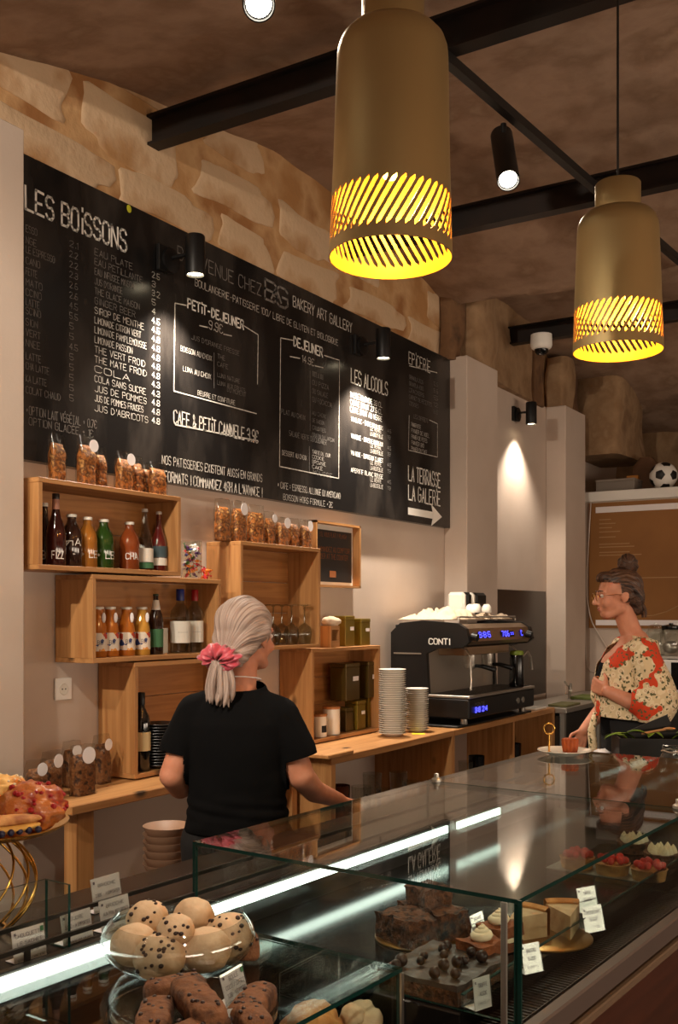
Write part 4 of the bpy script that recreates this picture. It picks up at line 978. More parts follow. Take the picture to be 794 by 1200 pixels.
for x in (.06, EW-.06):
    for y in (.06, .42): MB().lathe([(.02, -.0), (.022, .004), (.018, .036), (0, .036)], 16, (x, y, 0)).obj('foot', M['steel'], em, 40)
for x in (.72, .80):
    mb = MB(); mb.M = Matrix.Translation((x, 0, .09)) @ Matrix.Rotation(PI/2, 4, 'X'); mb.lathe([(.018, 0), (.018, .006), (0, .006)], 16); mb.obj('gauge', M['steel'], em, 40)
MB().tube([(.05, .09, .585), (.05, .09, .61), (.90, .09, .61), (.90, .09, .585)], .005, 8).obj('cup_rail', M['steel'], em)
o = MB().box(0, EW+.12, 0, .49, 0, .012, .003).obj('rubber_mat', M['black'], None, loc=(EX-.04, 2.45, .901)); tag(o, 'thin black mat spread under the espresso machine', 'mat')
# cloth lying over the cup warmer
def drape(name, x0, x1, y0, y1, z, amp, m, seed, nx=40, ny=16, th=.004):
    vs = []; fs = []
    for i in range(nx+1):
        for j in range(ny+1):
            f = i/nx; g = j/ny; x = x0+(x1-x0)*f; y = y0+(y1-y0)*g
            e = min(f, 1-f, g, 1-g)
            q = abs(noise.noise(Vector((x*7+seed, y*9, 1))))+.5*abs(noise.noise(Vector((x*18+seed, y*20, 3))))
            vs.append((x+.02*noise.noise(Vector((x*6, y*6, seed))), y+.02*noise.noise(Vector((y*6, x*6, seed+4))), z+amp*q*min(1, e*8)+.002))
    for i in range(nx):
        for j in range(ny): a = i*(ny+1)+j; fs.append((a, a+ny+1, a+ny+2, a+1))
    o = MB().add(vs, fs).obj(name, m, None, 180); s = o.modifiers.new('thick', 'SOLIDIFY'); s.thickness = th; s.offset = 1
    return o
tag(drape('dish_cloth', EX+.52, EX+.92, EY+.12, EY+.27, 1.506, .06, M['cloth'], 7), 'flatter beige cloth fold before the toaster on the espresso machine', 'cloth')
tag(drape('dish_cloth', EX+.02, EX+.50, EY+.12, EY+.47, 1.506, .10, M['cloth'], 2), 'crumpled beige cloth spread over the top of the espresso machine', 'cloth')
for k, (x, y) in enumerate(((.38, .13), (.46, .16), (.54, .13), (.50, .22))):
    o = MB().lathe([(.030, 0), (.033, .004), (.028, .035), (.018, .05), (.010, .053), (0, .053)], 20, close=False).obj('espresso_cup', M['porcelain'], None, 60, loc=(EX+x, EY+y+.0, 1.55))
    tag(o, ['first upturned espresso cup counting from the letters side of the machine', 'second upturned espresso cup in the front row on the machine', 'third upturned espresso cup in the front row on the machine', 'upturned espresso cup set back behind the front row on the machine'][k], 'cup', 'upturned espresso cups')
# black and cream striped toaster on top
tt = thing('toaster', 'black and cream toaster like box on the far end of the espresso machine', 'toaster', (EX+.60, EY+.31, 1.52))
for k, (a, b, m) in enumerate(((0, .05, 'porcelain'), (.055, .13, 'black'), (.135, .185, 'porcelain'), (.19, .36, 'black'))):
    MB().box(a, b, 0, .12, 0, .16, .018).obj('shell_section', M[m], tt)
lettering('TOAST', .22, .07, .1, .02, M['steel'], tt, -.001)
# black pitcher with lime on the drip tray, steel jug on the counter
pj = thing('black_pitcher', 'tall black pitcher with lime green lid on the drip tray', 'jug', (EX+.80, EY+.04, 1.085))
MB().lathe([(0, 0), (.045, 0), (.048, .02), (.044, .18), (.040, .2), (0, .2)], 24).obj('body', M['blackgloss'], pj, 50)
MB().lathe([(.043, .2), (.045, .21), (.04, .225), (0, .23)], 24, close=False).obj('lid', mat('lime green', (120, 140, 40), .5), pj, 50)
MB().tube([(.04, -.02, .19), (.10, -.03, .22), (.16, -.03, .18), (.18, -.03, .10)], [.01, .009, .009, .011], 10).obj('spout', M['steel'], pj, 60)
t = thing('milk_jug', 'small steel milk jug at the end of the coffee counter', 'jug', (6.42, 2.60, .901))
MB().lathe([(0, 0), (.045, 0), (.048, .03), (.04, .1), (.044, .14), (.042, .14), (.038, .1), (0, .02)], 24, close=False).obj('body', M['steel'], t, 60)
MB().tube([(.04, 0, .12), (.075, 0, .11), (.075, 0, .05), (.046, 0, .035)], .005, 8).obj('handle', M['steel'], t, 60)
o = MB().box(-.10, .10, -.07, .07, 0, .012, .003).obj('white_tray', M['porcelain'], None, loc=(6.52, 2.53, .901)); tag(o, 'small white tray at the end of the coffee counter', 'tray')
o = MB().box(0, 1.33, 0, .006, 0, .82).obj('steel_backsplash', M['darksteel'], None, loc=(6.57, 2.94, .901)); tag(o, 'brushed steel sheet on the wall behind the espresso machine', 'backsplash')

# steel table with sink beyond
t = thing('steel_table', 'stainless steel table with dark front beyond the coffee counter', 'table', (6.735, 2.36, 0))
MB().box(0, 1.6, 0, .41, .86, .895, .003).obj('tabletop', M['steel'], t); MB().box(.0, 1.6, .05, .40, .15, .84).obj('dark_front', M['darksteel'], t)
for x in (.02, .78, 1.54):
    for y in (.02, .36): MB().box(x, x+.035, y, y+.035, 0, .86).obj('leg', M['steel'], t)
t = thing('sink_tap', 'small steel lever tap on the steel table', 'tap', (7.55, 2.62, .896)); MB().tube([(0, 0, 0), (0, 0, .08), (-.06, -.03, .11), (-.12, -.05, .07)], .011, 10).obj('spout', M['steel'], t, 60); MB().tube([(0, 0, .08), (-.03, .03, .13)], .008, 8).obj('lever', M['steel'], t)
M['greenboard'] = mat('green board', (94, 104, 44), .6)
o = MB().box(-.14, .14, -.09, .09, 0, .02, .003).obj('chopping_board', M['greenboard'], None, loc=(7.62, 2.50, .896)); tag(o, 'green brown chopping board on the steel table before the woman', 'board')
o = MB().box(-.14, .14, -.07, .07, 0, .015, .003).obj('folded_green_cloth', mat('olive cloth', (100, 96, 60), .9), None, loc=(6.95, 2.45, .896)); tag(o, 'olive cloth folded on the near end of the steel table', 'cloth')

# ------------------------------------------------------------------ poster on the partition
a = onX(689, 590, 8.57); yy0, zt_, zb_ = a.y, a.z, onX(689, 736, 8.57).z
ps = thing('wall_poster', 'large brown poster with thin white lines on the partition wall', 'poster', (8.598, yy0, zb_))
ln = 1.55; hh = zt_-zb_
M['brownpaper'] = mat('brown poster', (150, 100, 46), .6, noisec=(140, 92, 40), nscale=3)
M['posterline'] = mat('poster pale line', (176, 136, 92), .6)
MB().box(-.012, -.002, -ln, 0, 0, hh).obj('poster_sheet', M['brownpaper'], ps)
MB().box(-.016, -.012, -ln, -.06, hh-.085, hh-.035).obj('pale_band', M['paper'], ps); MB().box(-.016, -.012, -ln, -.06, .025, .07).obj('pale_band', M['paper'], ps)
mb = MB(); mb.box(-.0135, -.012, -ln, -.06, .42, .428); mb.obj('printed_line', M['posterline'], ps)
mb = MB(); mb.tube([(-.0125, -.45-.1*k, .10+.022*k*k*.45) for k in range(11)], .004, 6); mb.obj('printed_line', M['posterline'], ps)
for k, (L_, z) in enumerate(((.10, .12), (.14, .155), (.11, .19), (.18, .225), (.14, .27), (.26, .33), (.30, .355), (.26, .40), (.36, .425))):
    MB().box(-.0135, -.012, -.09-L_, -.09, hh-.02-z-.008, hh-.02-z).obj('printed_line', M['posterline'], ps)
def cablepx(pts, X, r=.006):
    P = [onX(u, v, X) for u, v in pts]; out = []
    for i in range(len(P)-1):
        p_, a_, b_, n_ = P[max(i-1, 0)], P[i], P[i+1], P[min(i+2, len(P)-1)]
        for k in range(5):
            f = k/5; out.append(.5*((2*a_)+(b_-p_)*f+(2*p_-5*a_+4*b_-n_)*f*f+(3*a_-p_-3*b_+n_)*f**3))
    out.append(P[-1]); return MB().tube([tuple(p) for p in out], r, 8)
o = cablepx([(692, 588), (689, 640), (687, 690), (692, 725), (704, 748), (716, 768)], 8.555).obj('white_cable', M['cable'], None, 180); tag(o, 'white cable looping down the left edge of the brown poster', 'cable')
o = cablepx([(686, 580), (685, 680), (686, 765), (690, 785), (699, 788)], 8.59).obj('white_cable', M['cable'], None, 180); tag(o, 'thin white cable running straight down the partition beside the pillar', 'cable')

# counter, microwave and jars along the partition
t = thing('side_counter', 'white side counter along the partition behind the dark haired woman', 'counter', (8.12, -.4, 0))
MB().box(0, .475, 0, 2.62, .88, .915, .003).obj('worktop', M['steel'], t); MB().box(.03, .47, .02, 2.60, 0, .88).obj('cupboard', M['darksteel'], t)
MB().box(.12, .475, 1.4, 2.60, 1.185, 1.205).obj('upper_shelf', M['steel'], t)
for y in (1.42, 2.56): MB().box(.40, .46, y, y+.03, .915, 1.185).obj('shelf_post', M['steel'], t)
t = thing('microwave', 'white microwave with black door behind the dark haired woman', 'microwave', (8.16, 1.62, .916))
MB().box(0, .40, 0, .50, .012, .262, .006).obj('body', M['white'], t); MB().box(-.006, -.001, .0, .39, .03, .245, .001).obj('door', M['blackgloss'], t)
for z in (.08, .14, .20):
    mb = MB(); mb.M = Matrix.Translation((0, .45, z)) @ Matrix.Rotation(-PI/2, 4, 'Y'); mb.lathe([(.014, 0), (.012, .012), (0, .013)], 14, close=False); mb.obj('knob', M['labelwhite'], t, 40)
for sx in (.03, .36):
    for sy in (.04, .46): MB().box(sx-.012, sx+.012, sy-.012, sy+.012, 0, .012).obj('foot', M['black'], t)
for k, (u, r, h, m, lb) in enumerate(((768, .075, .26, 'vessel', 'clear glass jar with glass lid on the upper shelf'), (786, .085, .26, 'blackgloss', 'jar with black lid and silver contents on the upper shelf'))):
    a = (u-397)/1195; tt_ = 8.42/(F.x+RT.x*a); loc = Vector((8.42, (F.y+RT.y*a)*tt_, 1.206))
    t = thing('storage_jar', lb, 'jar', loc); MB().lathe([(0, 0), (r*.9, 0), (r, .02), (r, h*.7), (r*.8, h*.8), (r*.78, h*.8), (r*.9, h*.7), (0, .01)], 24, close=False).obj('glass_body', M['vessel'], t, 60)
    MB().lathe([(r*.85, h*.8), (r*.88, h*.83), (r*.85, h*.92), (r*.2, h*.96), (r*.2, h), (0, h)], 24, close=False).obj('lid', M[m], t, 60)
    if k: MB().ball((0, 0, h*.25), (r*.8, r*.8, h*.2), 16, 10).obj('contents', M['steel'], t, 180)

# things on the ledge
def ledge(u, X=8.74):
    a = (u-397)/1195; t = X/(F.x+RT.x*a); return Vector((X, (F.y+RT.y*a)*t, 2.586))
t = thing('storage_box', 'flat pale grey box on the high ledge beside the pillar', 'box', ledge(725)); MB().box(-.12, .12, -.165, .165, 0, .085, .004).obj('body', mat('pale grey card', (128, 118, 108), .7), t); MB().box(-.123, .123, -.168, .168, .085, .105, .004).obj('lid', mat('pale grey lid', (142, 130, 118), .7), t)
fb = thing('football', 'white football with black pentagon patches on the high ledge', 'ball', ledge(777)+Vector((0, 0, .116)), rot=(.4, .5, .2))
MB().ball((0, 0, 0), .115, 36, 24).obj('ball', M['white'], fb, 180)
ph = (1+5**.5)/2
ico = [Vector(p).normalized() for p in ((0, 1, ph), (0, -1, ph), (0, 1, -ph), (0, -1, -ph), (1, ph, 0), (-1, ph, 0), (1, -ph, 0), (-1, -ph, 0), (ph, 0, 1), (-ph, 0, 1), (ph, 0, -1), (-ph, 0, -1))]
for n_ in ico:
    nb = min((x for x in ico if x is not n_), key=lambda x: (x-n_).length); u_ = (nb-n_*nb.dot(n_)).normalized(); w_ = n_.cross(u_); vs = [tuple(n_*.1162)]; fs = []
    for q in range(1, 5):
        for j in range(20):
            a = 2*PI*j/20; b = (a % (2*PI/5))-PI/5; rr_ = .40*q/4*math.cos(PI/5)/math.cos(b); vs.append(tuple((n_+(u_*math.cos(a)+w_*math.sin(a))*rr_).normalized()*.1162))
    for j in range(20): fs.append((0, 1+j, 1+(j+1) % 20))
    for q in range(3):
        for j in range(20): fs.append((1+q*20+j, 1+(q+1)*20+j, 1+(q+1)*20+(j+1) % 20, 1+q*20+(j+1) % 20))
    MB().add(vs, fs).obj('pentagon_patch', M['black'], fb)
t = thing('cardboard_box', 'small orange box half hidden on the ledge before the football', 'box', ledge(742, 8.86)); MB().box(-.04, .04, -.05, .05, 0, .15, .002).obj('body', mat('orange carton', (190, 120, 40), .6), t)
t = thing('dark_sack', 'brown paper sack standing behind the football on the ledge', 'sack', ledge(757, 8.90))
bag_mesh(.16, .30, .34, 5, False).obj('sack', mat('brown sack', (92, 62, 38), .8, bump=.5, bscale=20), t, 60).scale = (.5, .8, .9)
# ------------------------------------------------------------------ on and in the counter
def cz(u, v, z):
    """counter coordinates of the point seen at u,v on the level z"""
    p = onZ(u, v, z); return p
M['dough'] = mat('pale baked dough', (214, 184, 146), .75, noisec=[(224, 196, 160), (200, 160, 116)], nscale=14, bump=.5, bscale=40, sss=0)
M['choc'] = mat('dark chocolate', (46, 26, 18), .4)
M['brownie'] = mat('caramel brown crumb', (104, 66, 40), .8, noisec=[(128, 84, 52), (70, 42, 24)], nscale=30, bump=.9, bscale=50)
M['chocake'] = mat('chocolate cake', (60, 34, 20), .7, noisec=[(112, 68, 40), (36, 20, 12)], nscale=55, bump=1, bscale=90)
M['crust'] = mat('golden crust', (186, 122, 62), .7, noisec=[(210, 152, 88), (150, 88, 38)], nscale=18, bump=.6, bscale=40)
M['cream'] = mat('whipped cream', (236, 220, 186), .5, noisec=(222, 190, 130), nscale=20, ramp=(.55, .75))
M['strawb'] = mat('strawberry', (196, 36, 34), .3, noisec=(220, 70, 60), nscale=40, coat=.4)
M['praline'] = mat('red glazed brioche', (178, 98, 40), .35, noisec=[(190, 108, 46), (146, 44, 24), (176, 88, 36)], nscale=26, bump=.8, bscale=50, coat=.4)
M['filling'] = mat('pale cheesecake', (206, 178, 136), .6, noisec=(180, 146, 104), nscale=30, bump=.4, bscale=50)
M['yellowcake'] = mat('yellow sponge', (222, 176, 90), .7, noisec=(200, 140, 60), nscale=25, bump=.5, bscale=60)
M['goldcard'] = mat('gold cake board', (150, 108, 52), .3, .8)
def lump(r, seed, amp=.06, fr=2.0, flat=1):
    return lambda d: 1+amp*noise.fractal(d*fr+Vector((seed, seed*.7, 0)), 1, 2, 3)
gb = thing('glass_bowl', 'round clear glass bowl of chocolate chip dough balls on the counter', 'bowl', onZ(209, 1135, Z0+.001))
MB().lathe([(0, .001), (.05, .001), (.085, .010), (.106, .028), (.114, .046), (.110, .062), (.100, .073), (.097, .077), (.095, .0765), (.098, .072), (.108, .061), (.111, .046), (.103, .030), (.083, .013), (.05, .004), (0, .004)], 56, close=False).obj('bowl', M['bowlglass'], gb, 60)
gc = Vector(gb.location)
buns = [(157, 1107, 28, 0, 'plain dough ball at the near wall side of the glass bowl', 1.060), (187, 1122, 31, 1, 'chocolate chip dough ball in front in the glass bowl', 1.062), (241, 1113, 30, 0, 'largest plain dough ball in front in the glass bowl', 1.062), (173, 1077, 25, 1, 'golden chocolate chip dough ball at the rear of the glass bowl', 1.080), (227, 1073, 24, 0, 'plain dough ball at the rear of the glass bowl', 1.083), (206, 1090, 22, 1, 'small chocolate chip dough ball in the centre of the bowl', 1.094), (269, 1095, 29, 1, 'speckled dough ball against the far side of the glass bowl', 1.063)]
for k, (u, v, rp, chip, lb, zc) in enumerate(buns):
    p = onZ(u, v, zc); r = rp/1195*(H-zc)*1195/(v-718)
    t = thing('dough_ball', lb, 'bun', p, 0, 'dough balls in the glass bowl')
    fn = lump(r, k*3.3, .05); MB().ball((0, 0, 0), (r, r, r*.86), 32, 22, None, fn).obj('crumb', M['dough'], t, 180)
    if chip:
        R2 = random.Random(k+20)
        for j in range((0, 26, 0, 22, 0, 16, 30)[k]):
            d = Vector((R2.uniform(-1, .4), R2.uniform(-1, .5), R2.uniform(-.5, 1))).normalized(); q = Vector((d.x*r, d.y*r, d.z*r*.86))*fn(d)*1.0
            s_ = R2.uniform(.0024, .0046); MB().ball(q, (s_, s_*.8, s_*.75), 8, 6).obj('chocolate_chip', M['choc'], t, 180)
# lower glass dish with cake fingers
gd = thing('glass_dish', 'shallow round glass dish of brown cake fingers on the counter front', 'dish', onZ(226, 1210, Z0+.001))
MB().lathe([(0, .001), (.07, .001), (.095, .008), (.106, .022), (.107, .032), (.104, .032), (.103, .023), (.093, .011), (.07, .004), (0, .004)], 56, close=False).obj('dish', M['bowlglass'], gd, 60)
def finger(label, u, v, z, L, w, h, rz, tilt=0, seed=0, m='brownie', grp='cake fingers in the glass dish'):
    t = thing('cake_finger', label, 'cake', onZ(u, v, z), rot=(tilt, 0, rz), group=grp); rs = []
    for k in range(13):
        f = k/12; e = math.sqrt(max(0, 1-(abs(f-.5)*2)**6)); ring = []
        for j in range(16):
            a = 2*PI*j/16; c, s_ = math.cos(a), math.sin(a); y = math.copysign(abs(c)**.6, c)*w/2*(.55+.45*e); zz = math.copysign(abs(s_)**.55, s_)*h/2*(.6+.4*e)
            x = (f-.5)*L; q = 1+.10*noise.noise(Vector((x*60+seed, y*60, zz*60))); ring.append((x, y*q, zz*q))
        rs.append(ring)
    MB().rings(rs).obj('crumb', M[m], t, 60); R2 = random.Random(seed+5)
    for j in range(10):
        x = R2.uniform(-.42, .42)*L; y = R2.uniform(-.4, .4)*w; MB().ball((x, y, h*.46), (.004, .003, .0022), 7, 5).obj('chocolate_chip', M['choc'], t, 180)
    return t
zf = Z0+.032
for k, (u, v, z, L, w, h, rz, lb) in enumerate(((181, 1196, zf, .10, .042, .034, .6, 'brown cake finger lying lowest at the wall side of the dish'), (232, 1176, zf+.014, .13, .044, .036, 1.0, 'long brown cake finger lying across the top of the pile'), (205, 1160, zf, .08, .042, .034, -.5, 'brown cake finger at the rear of the dish below the bowl'), (296, 1178, zf, .10, .042, .034, .3, 'brown cake finger at the far side of the dish behind the card'), (295, 1196, zf, .08, .04, .034, .9, 'short brown cake finger at the far front of the dish'), (226, 1214, zf, .10, .042, .034, -.2, 'brown cake finger cut by the bottom edge'))):
    finger(lb, u, v, z, L, w, h, rz, 0, k*3)
finger('brown cake finger just showing behind the glass bowl', 288, 1108, Z0+.02, .06, .04, .034, .7, 0, 40)

# price cards
def card(label, loc, w=.055, h=.045, rz=CA, lean=.18, lines=('PRIX', '5.00$'), green=False, foot=True, grp='price cards'):
    t = thing('price_card', label, 'card', loc, 0, grp); t.rotation_euler = (0, 0, rz)
    mb = MB(); mb.M = Matrix.Rotation(-lean, 4, 'X'); mb.box(-w/2, w/2, -.0006, .0006, 0, h); mb.obj('card', M['paper'], t)
    if foot:
        MB().box(-w/2, w/2, -.001, .022, 0, .0008).obj('holder_foot', M['paper'], t)
        mb = MB(); mb.M = Matrix.Rotation(-lean, 4, 'X'); b_ = mb.box(-w/2-.001, w/2+.001, -.0020, -.0009, 0, h+.001); mb.obj('clear_cover', M['vessel'], t)
    n = len(lines)
    for k, tx in enumerate(lines):
        ww = min(w*.84, w*.085*len(tx)); hh_ = .0052 if k != n-1 or n < 3 else .003
        zz = h*(.84-.24*k) if n > 3 else h*(.80-.27*k)
        mb = MB(); mb.M = Matrix.Rotation(-lean, 4, 'X'); text_mb(mb, tx, -ww/2, zz-.004, ww, hh_, hh_*.16, -.0026); mb.obj('lettering', M['ink'], t)
    if green: mb = MB(); mb.M = Matrix.Rotation(-lean, 4, 'X'); mb.box(w*.36, w*.46, -.0029, -.0025, h*.78, h*.94); mb.obj('green_mark', M['labelgreen'], t)
    mb = MB(); mb.M = Matrix.Rotation(-lean, 4, 'X'); mb.box(-w*.46, -w*.40, -.0029, -.0025, h*.84, h*.92); mb.obj('grey_mark', M['ink'], t)
    return t
zl = 1.031
card('price card headed chouquette with green mark, first on the rail ledge', onZ(36, 1124, zl), .057, .047, CA-.02, lines=('CHOUQUETTE', 'LE SACHET', '5.00 $', 'BEURRE, OEUFS, FARINE DE RIZ'), green=True)
card('second price card along the rail ledge, headed sucre', onZ(92, 1103, zl), .060, .046, CA+.02, lines=('SUCRE', '3.00$ - A EMPORTER', '4.20$ - SUR PLACE', 'FARINE DE RIZ, SUCRE, LAIT, OEUFS'))
card('price card headed brioche next to the glass bowl', onZ(137, 1088, zl), .064, .05, CA+.02, lines=('BRIOCHE', 'AUX PRALINES ROSES', '3.50$ - A EMPORTER', '4.20$ - SUR PLACE'))
card('price card standing behind the brioche card, pinkish', cw(1.215, 1.365, zl), .066, .058, CA+.02, lines=('BRIOCHE', '2.80$ - A EMPORTER', '3.20$ - SUR PLACE'))
card('price card headed boule coco choco in front of the glass bowl', onZ(279, 1174, Z0+.001), .054, .043, CA+.16, .3, lines=('BOULE', 'COCO / CHOCO', '3.20$ - A EMPORTER', '3.80$ - SUR PLACE', 'FARINE, SUCRE, CHOCOLAT'), green=True)
card('price card cut by the bottom edge in front of the cake fingers', onZ(285, 1224, Z0+.001), .048, .044, -.5, .2, lines=('CAKE PEPITES', 'DE CHOCOLAT', '3.00$'), green=True)
zi = .975
card('price card behind the cream topped slices in the tall case', onZ(562, 1092, zi), .042, .032, -.1, .3, lines=('BROWNIE', '4.50$'), grp='price cards in the tall case')
card('price card clipped low inside the tall case front, before the truffle cake', onZ(566, 1182, zi), .034, .045, -.35, .1, lines=('TRUFFE', '4.50$', 'CHOCOLAT'), grp='price cards in the tall case')
card('price card beside the steel corner post inside the tall case', onZ(625, 1140, zi), .036, .045, -.5, .25, lines=('GATEAU', '5.00$', 'CAROTTE'), grp='price cards in the tall case')
card('price card leaning beside the cheesecake slices', onZ(697, 1092, zi), .045, .045, -.5, .25, lines=('CHEESECAKE', '5.50$', 'CITRON'), grp='price cards in the tall case')
card('price card behind the cheesecake price card', onZ(690, 1068, zi), .045, .045, -.5, .25, lines=('TARTE', '5.50$'), grp='price cards in the tall case')

# brass wire stand with pastries at the left edge
st_c = onZ(-27, 1090, 1.031)
st = thing('cake_stand', 'gold tray on a twisted gold wire base at the edge of the counter', 'cake stand', st_c)
zt = H-(972-718)/1195*1.66-1.031
MB().lathe([(0, zt-.004), (.10, zt-.003), (.135, zt), (.147, zt+.008), (.146, zt+.010), (.134, zt+.002), (.10, zt-.001), (0, zt-.002)], 56, close=False).obj('tray', M['gold'], st, 60)
for k in range(14):
    pts = []
    for j in range(17):
        f = j/16; r_ = .045+.05*math.sin(PI*min(1, f*1.05))**.8 if f > .02 else .045; a = 2*PI*k/14+(f-.5)*1.3
        pts.append((r_*math.cos(a), r_*math.sin(a), f*(zt-.006)))
    MB().tube(pts, .0022, 6).obj('wire', M['gold'], st, 180)
for z in (.002, zt-.006): MB().tube([(.045*math.cos(2*PI*j/24), .045*math.sin(2*PI*j/24), z) for j in range(24)], .003, 6, closed=True).obj('wire_ring', M['gold'], st, 180)
ztp = 1.031+zt
def pastry(name, label, cat, u, v, t0, r, m, seed, fr=2.2, amp=.14, grp=None, rot=None):
    p = F*t0+RT*((u-397)/1195*t0); p.z = H-(v-718)/1195*t0
    t = thing(name, label, cat, p, 0, grp)
    MB().ball((0, 0, 0), r, 36, 24, rot, lump(1, seed, amp, fr)).obj('crust', M[m], t, 180); return t
def bits(t, r, n, m, seed, zmin=-.1, s0=.003, s1=.006, nm='praline_bit'):
    R2 = random.Random(seed)
    for j in range(n):
        d = Vector((R2.uniform(-1, 1), R2.uniform(-1, 1), R2.uniform(zmin, 1))).normalized(); s_ = R2.uniform(s0, s1)
        MB().ball((d.x*r[0]*1.03, d.y*r[1]*1.03, d.z*r[2]*1.03), (s_, s_, s_*.8), 6, 5).obj(nm, m, t)
g_ = 'pastries on the gold stand'; M['pral'] = mat('crimson praline', (150, 20, 26), .35, coat=.3)
p = pastry('praline_brioche', 'round red praline brioche at the edge of the gold stand', 'pastry', 37, 946, 1.64, (.056, .05, .040), 'praline', 3, 2.6, .22, g_); bits(p, (.056, .05, .040), 40, M['pral'], 4)
p = pastry('praline_brioche', 'red praline brioche behind, cut by the picture edge', 'pastry', -8, 948, 1.72, (.05, .05, .036), 'praline', 9, 2.6, .22, g_); bits(p, (.05, .05, .036), 26, M['pral'], 5)
M['sugarbun'] = mat('sugared yellow bun', (224, 160, 72), .6, noisec=[(238, 190, 110), (196, 120, 44)], nscale=20, bump=.7, bscale=50)
p = pastry('sugar_bun', 'yellow sugared bun piled on top of the red brioches', 'pastry', 0, 924, 1.66, (.045, .04, .022), 'sugarbun', 14, 2.8, .18, g_); bits(p, (.045, .04, .022), 24, M['cream'], 6, .2, .002, .0035, 'sugar_grain')
E = Matrix.Rotation(-.45, 3, 'Z')
p = pastry('blueberry_eclair', 'golden finger pastry filled with blueberries at the front of the gold stand', 'pastry', 8, 962, 1.56, (.052, .022, .009), 'crust', 20, 2, .06, g_, E)
MB().ball((0, 0, -.010), (.052, .024, .009), 24, 12, E).obj('custard', M['yellowcake'], p, 180)
M['blueb'] = mat('blueberry', (30, 24, 48), .35)
for j in range(7):
    q = E @ Vector((-.042+j*.014, -.022-.004*math.sin(j), -.014)); MB().ball(q, .0055, 10, 8).obj('blueberry', M['blueb'], p, 180)

# loaves in the lower case
for k, (ps, py, r, m, lb) in enumerate(((1.155, .872, (.062, .045, .044), 'crust', 'golden folded pastry inside the lower glass case'), (1.243, .852, (.034, .034, .034), 'dough', 'paler flaky pastry beside the golden one in the lower case'))):
    t = thing('puff_pastry', lb, 'pastry', cw(ps, py, .905+r[2]), .5, 'pastries in the lower glass case')
    MB().ball((0, 0, 0), r, 36, 22, None, lump(1, k*5+2, .2, 1.9)).obj('crust', M[m], t, 180)
    MB().ball((-.02, .01, r[2]*.7), (r[0]*.6, r[1]*.5, r[2]*.5), 24, 14, None, lump(1, k*5+9, .2, 2)).obj('top_fold', M[m], t, 180)

# ---- tall case
def disc(label, loc, r, m='goldcard', name='cake_board'):
    o = MB().lathe([(0, 0), (r, 0), (r, .002), (r*.98, .003), (0, .003)], 48, close=False).obj(name, M[m], None, 50, loc=loc); return tag(o, label, 'cake board')
cb = onZ(493, 1098, zi); disc('dark round cake board under the chocolate crumble cake', cb, .082, 'goldcard')
def chunk(t, x0, x1, y0, y1, z0, z1, m, seed, name='cake', amp=.006, n=14):
    vs = {}; V = []; Fc = []
    def P(i, j, k):
        if (i, j, k) not in vs:
            p = Vector((x0+(x1-x0)*i/n, y0+(y1-y0)*j/n, z0+(z1-z0)*k/6)); e = 1 if k > 0 else 0
            q = Vector((noise.noise(p*55+Vector((seed, 0, 0))), noise.noise(p*55+Vector((0, seed, 9))), noise.noise(p*48+Vector((5, 0, seed)))))*amp*(1 if k < 6 else 1.5)
            q.z *= e; vs[i, j, k] = len(V); V.append(tuple(p+q))
        return vs[i, j, k]
    for i in range(n):
        for j in range(n):
            for k in (0, 6): Fc.append((P(i, j, k), P(i+1, j, k), P(i+1, j+1, k), P(i, j+1, k)))
    for i in range(n):
        for k in range(6):
            for j in (0, n): Fc.append((P(i, j, k), P(i+1, j, k), P(i+1, j, k+1), P(i, j, k+1)))
            for j in (0, n): Fc.append((P(j, i, k), P(j, i+1, k), P(j, i+1, k+1), P(j, i, k+1)))
    return MB().add(V, Fc).obj(name, m, t, 50)
t = thing('chocolate_cake', 'dark chocolate crumble cake cut in chunks in the tall case', 'cake', cb+Vector((0, 0, .003)), -.4)
chunk(t, -.068, -.005, -.05, .045, 0, .045, M['chocake'], 2, 'cake_piece', .005); chunk(t, .000, .066, -.055, .01, 0, .048, M['chocake'], 5, 'cake_piece', .005); chunk(t, .002, .062, .014, .062, 0, .046, M['chocake'], 8, 'cake_piece', .005)
chunk(t, .005, .062, -.012, .05, .047, .078, M['chocake'], 11, 'cake_piece', .006)
# truffle topped cake
tc_ = cw(1.385, .792, zi); t = thing('truffle_cake', 'low chocolate cake topped with grey cream and dark truffles', 'cake', tc_, CA)
chunk(t, -.078, .085, -.068, .068, 0, .022, M['chocake'], 21, 'cake_base', .002); M['ganache'] = mat('grey brown cream', (84, 70, 62), .4, noisec=(60, 48, 40), nscale=16, bump=.4, bscale=30)
chunk(t, -.079, .086, -.069, .069, .022, .030, M['ganache'], 25, 'icing', .0018)
R2 = random.Random(12)
for k in range(15):
    x = -.068+(k % 8)*.020+R2.uniform(-.005, .005); y = -.03+(k//8)*.055+R2.uniform(-.02, .02); r_ = R2.uniform(.0065, .0105)
    MB().ball((x, y, .033+r_*.7), r_, 14, 10, None, lump(1, k, .05)).obj('truffle', M['choc'], t, 180)
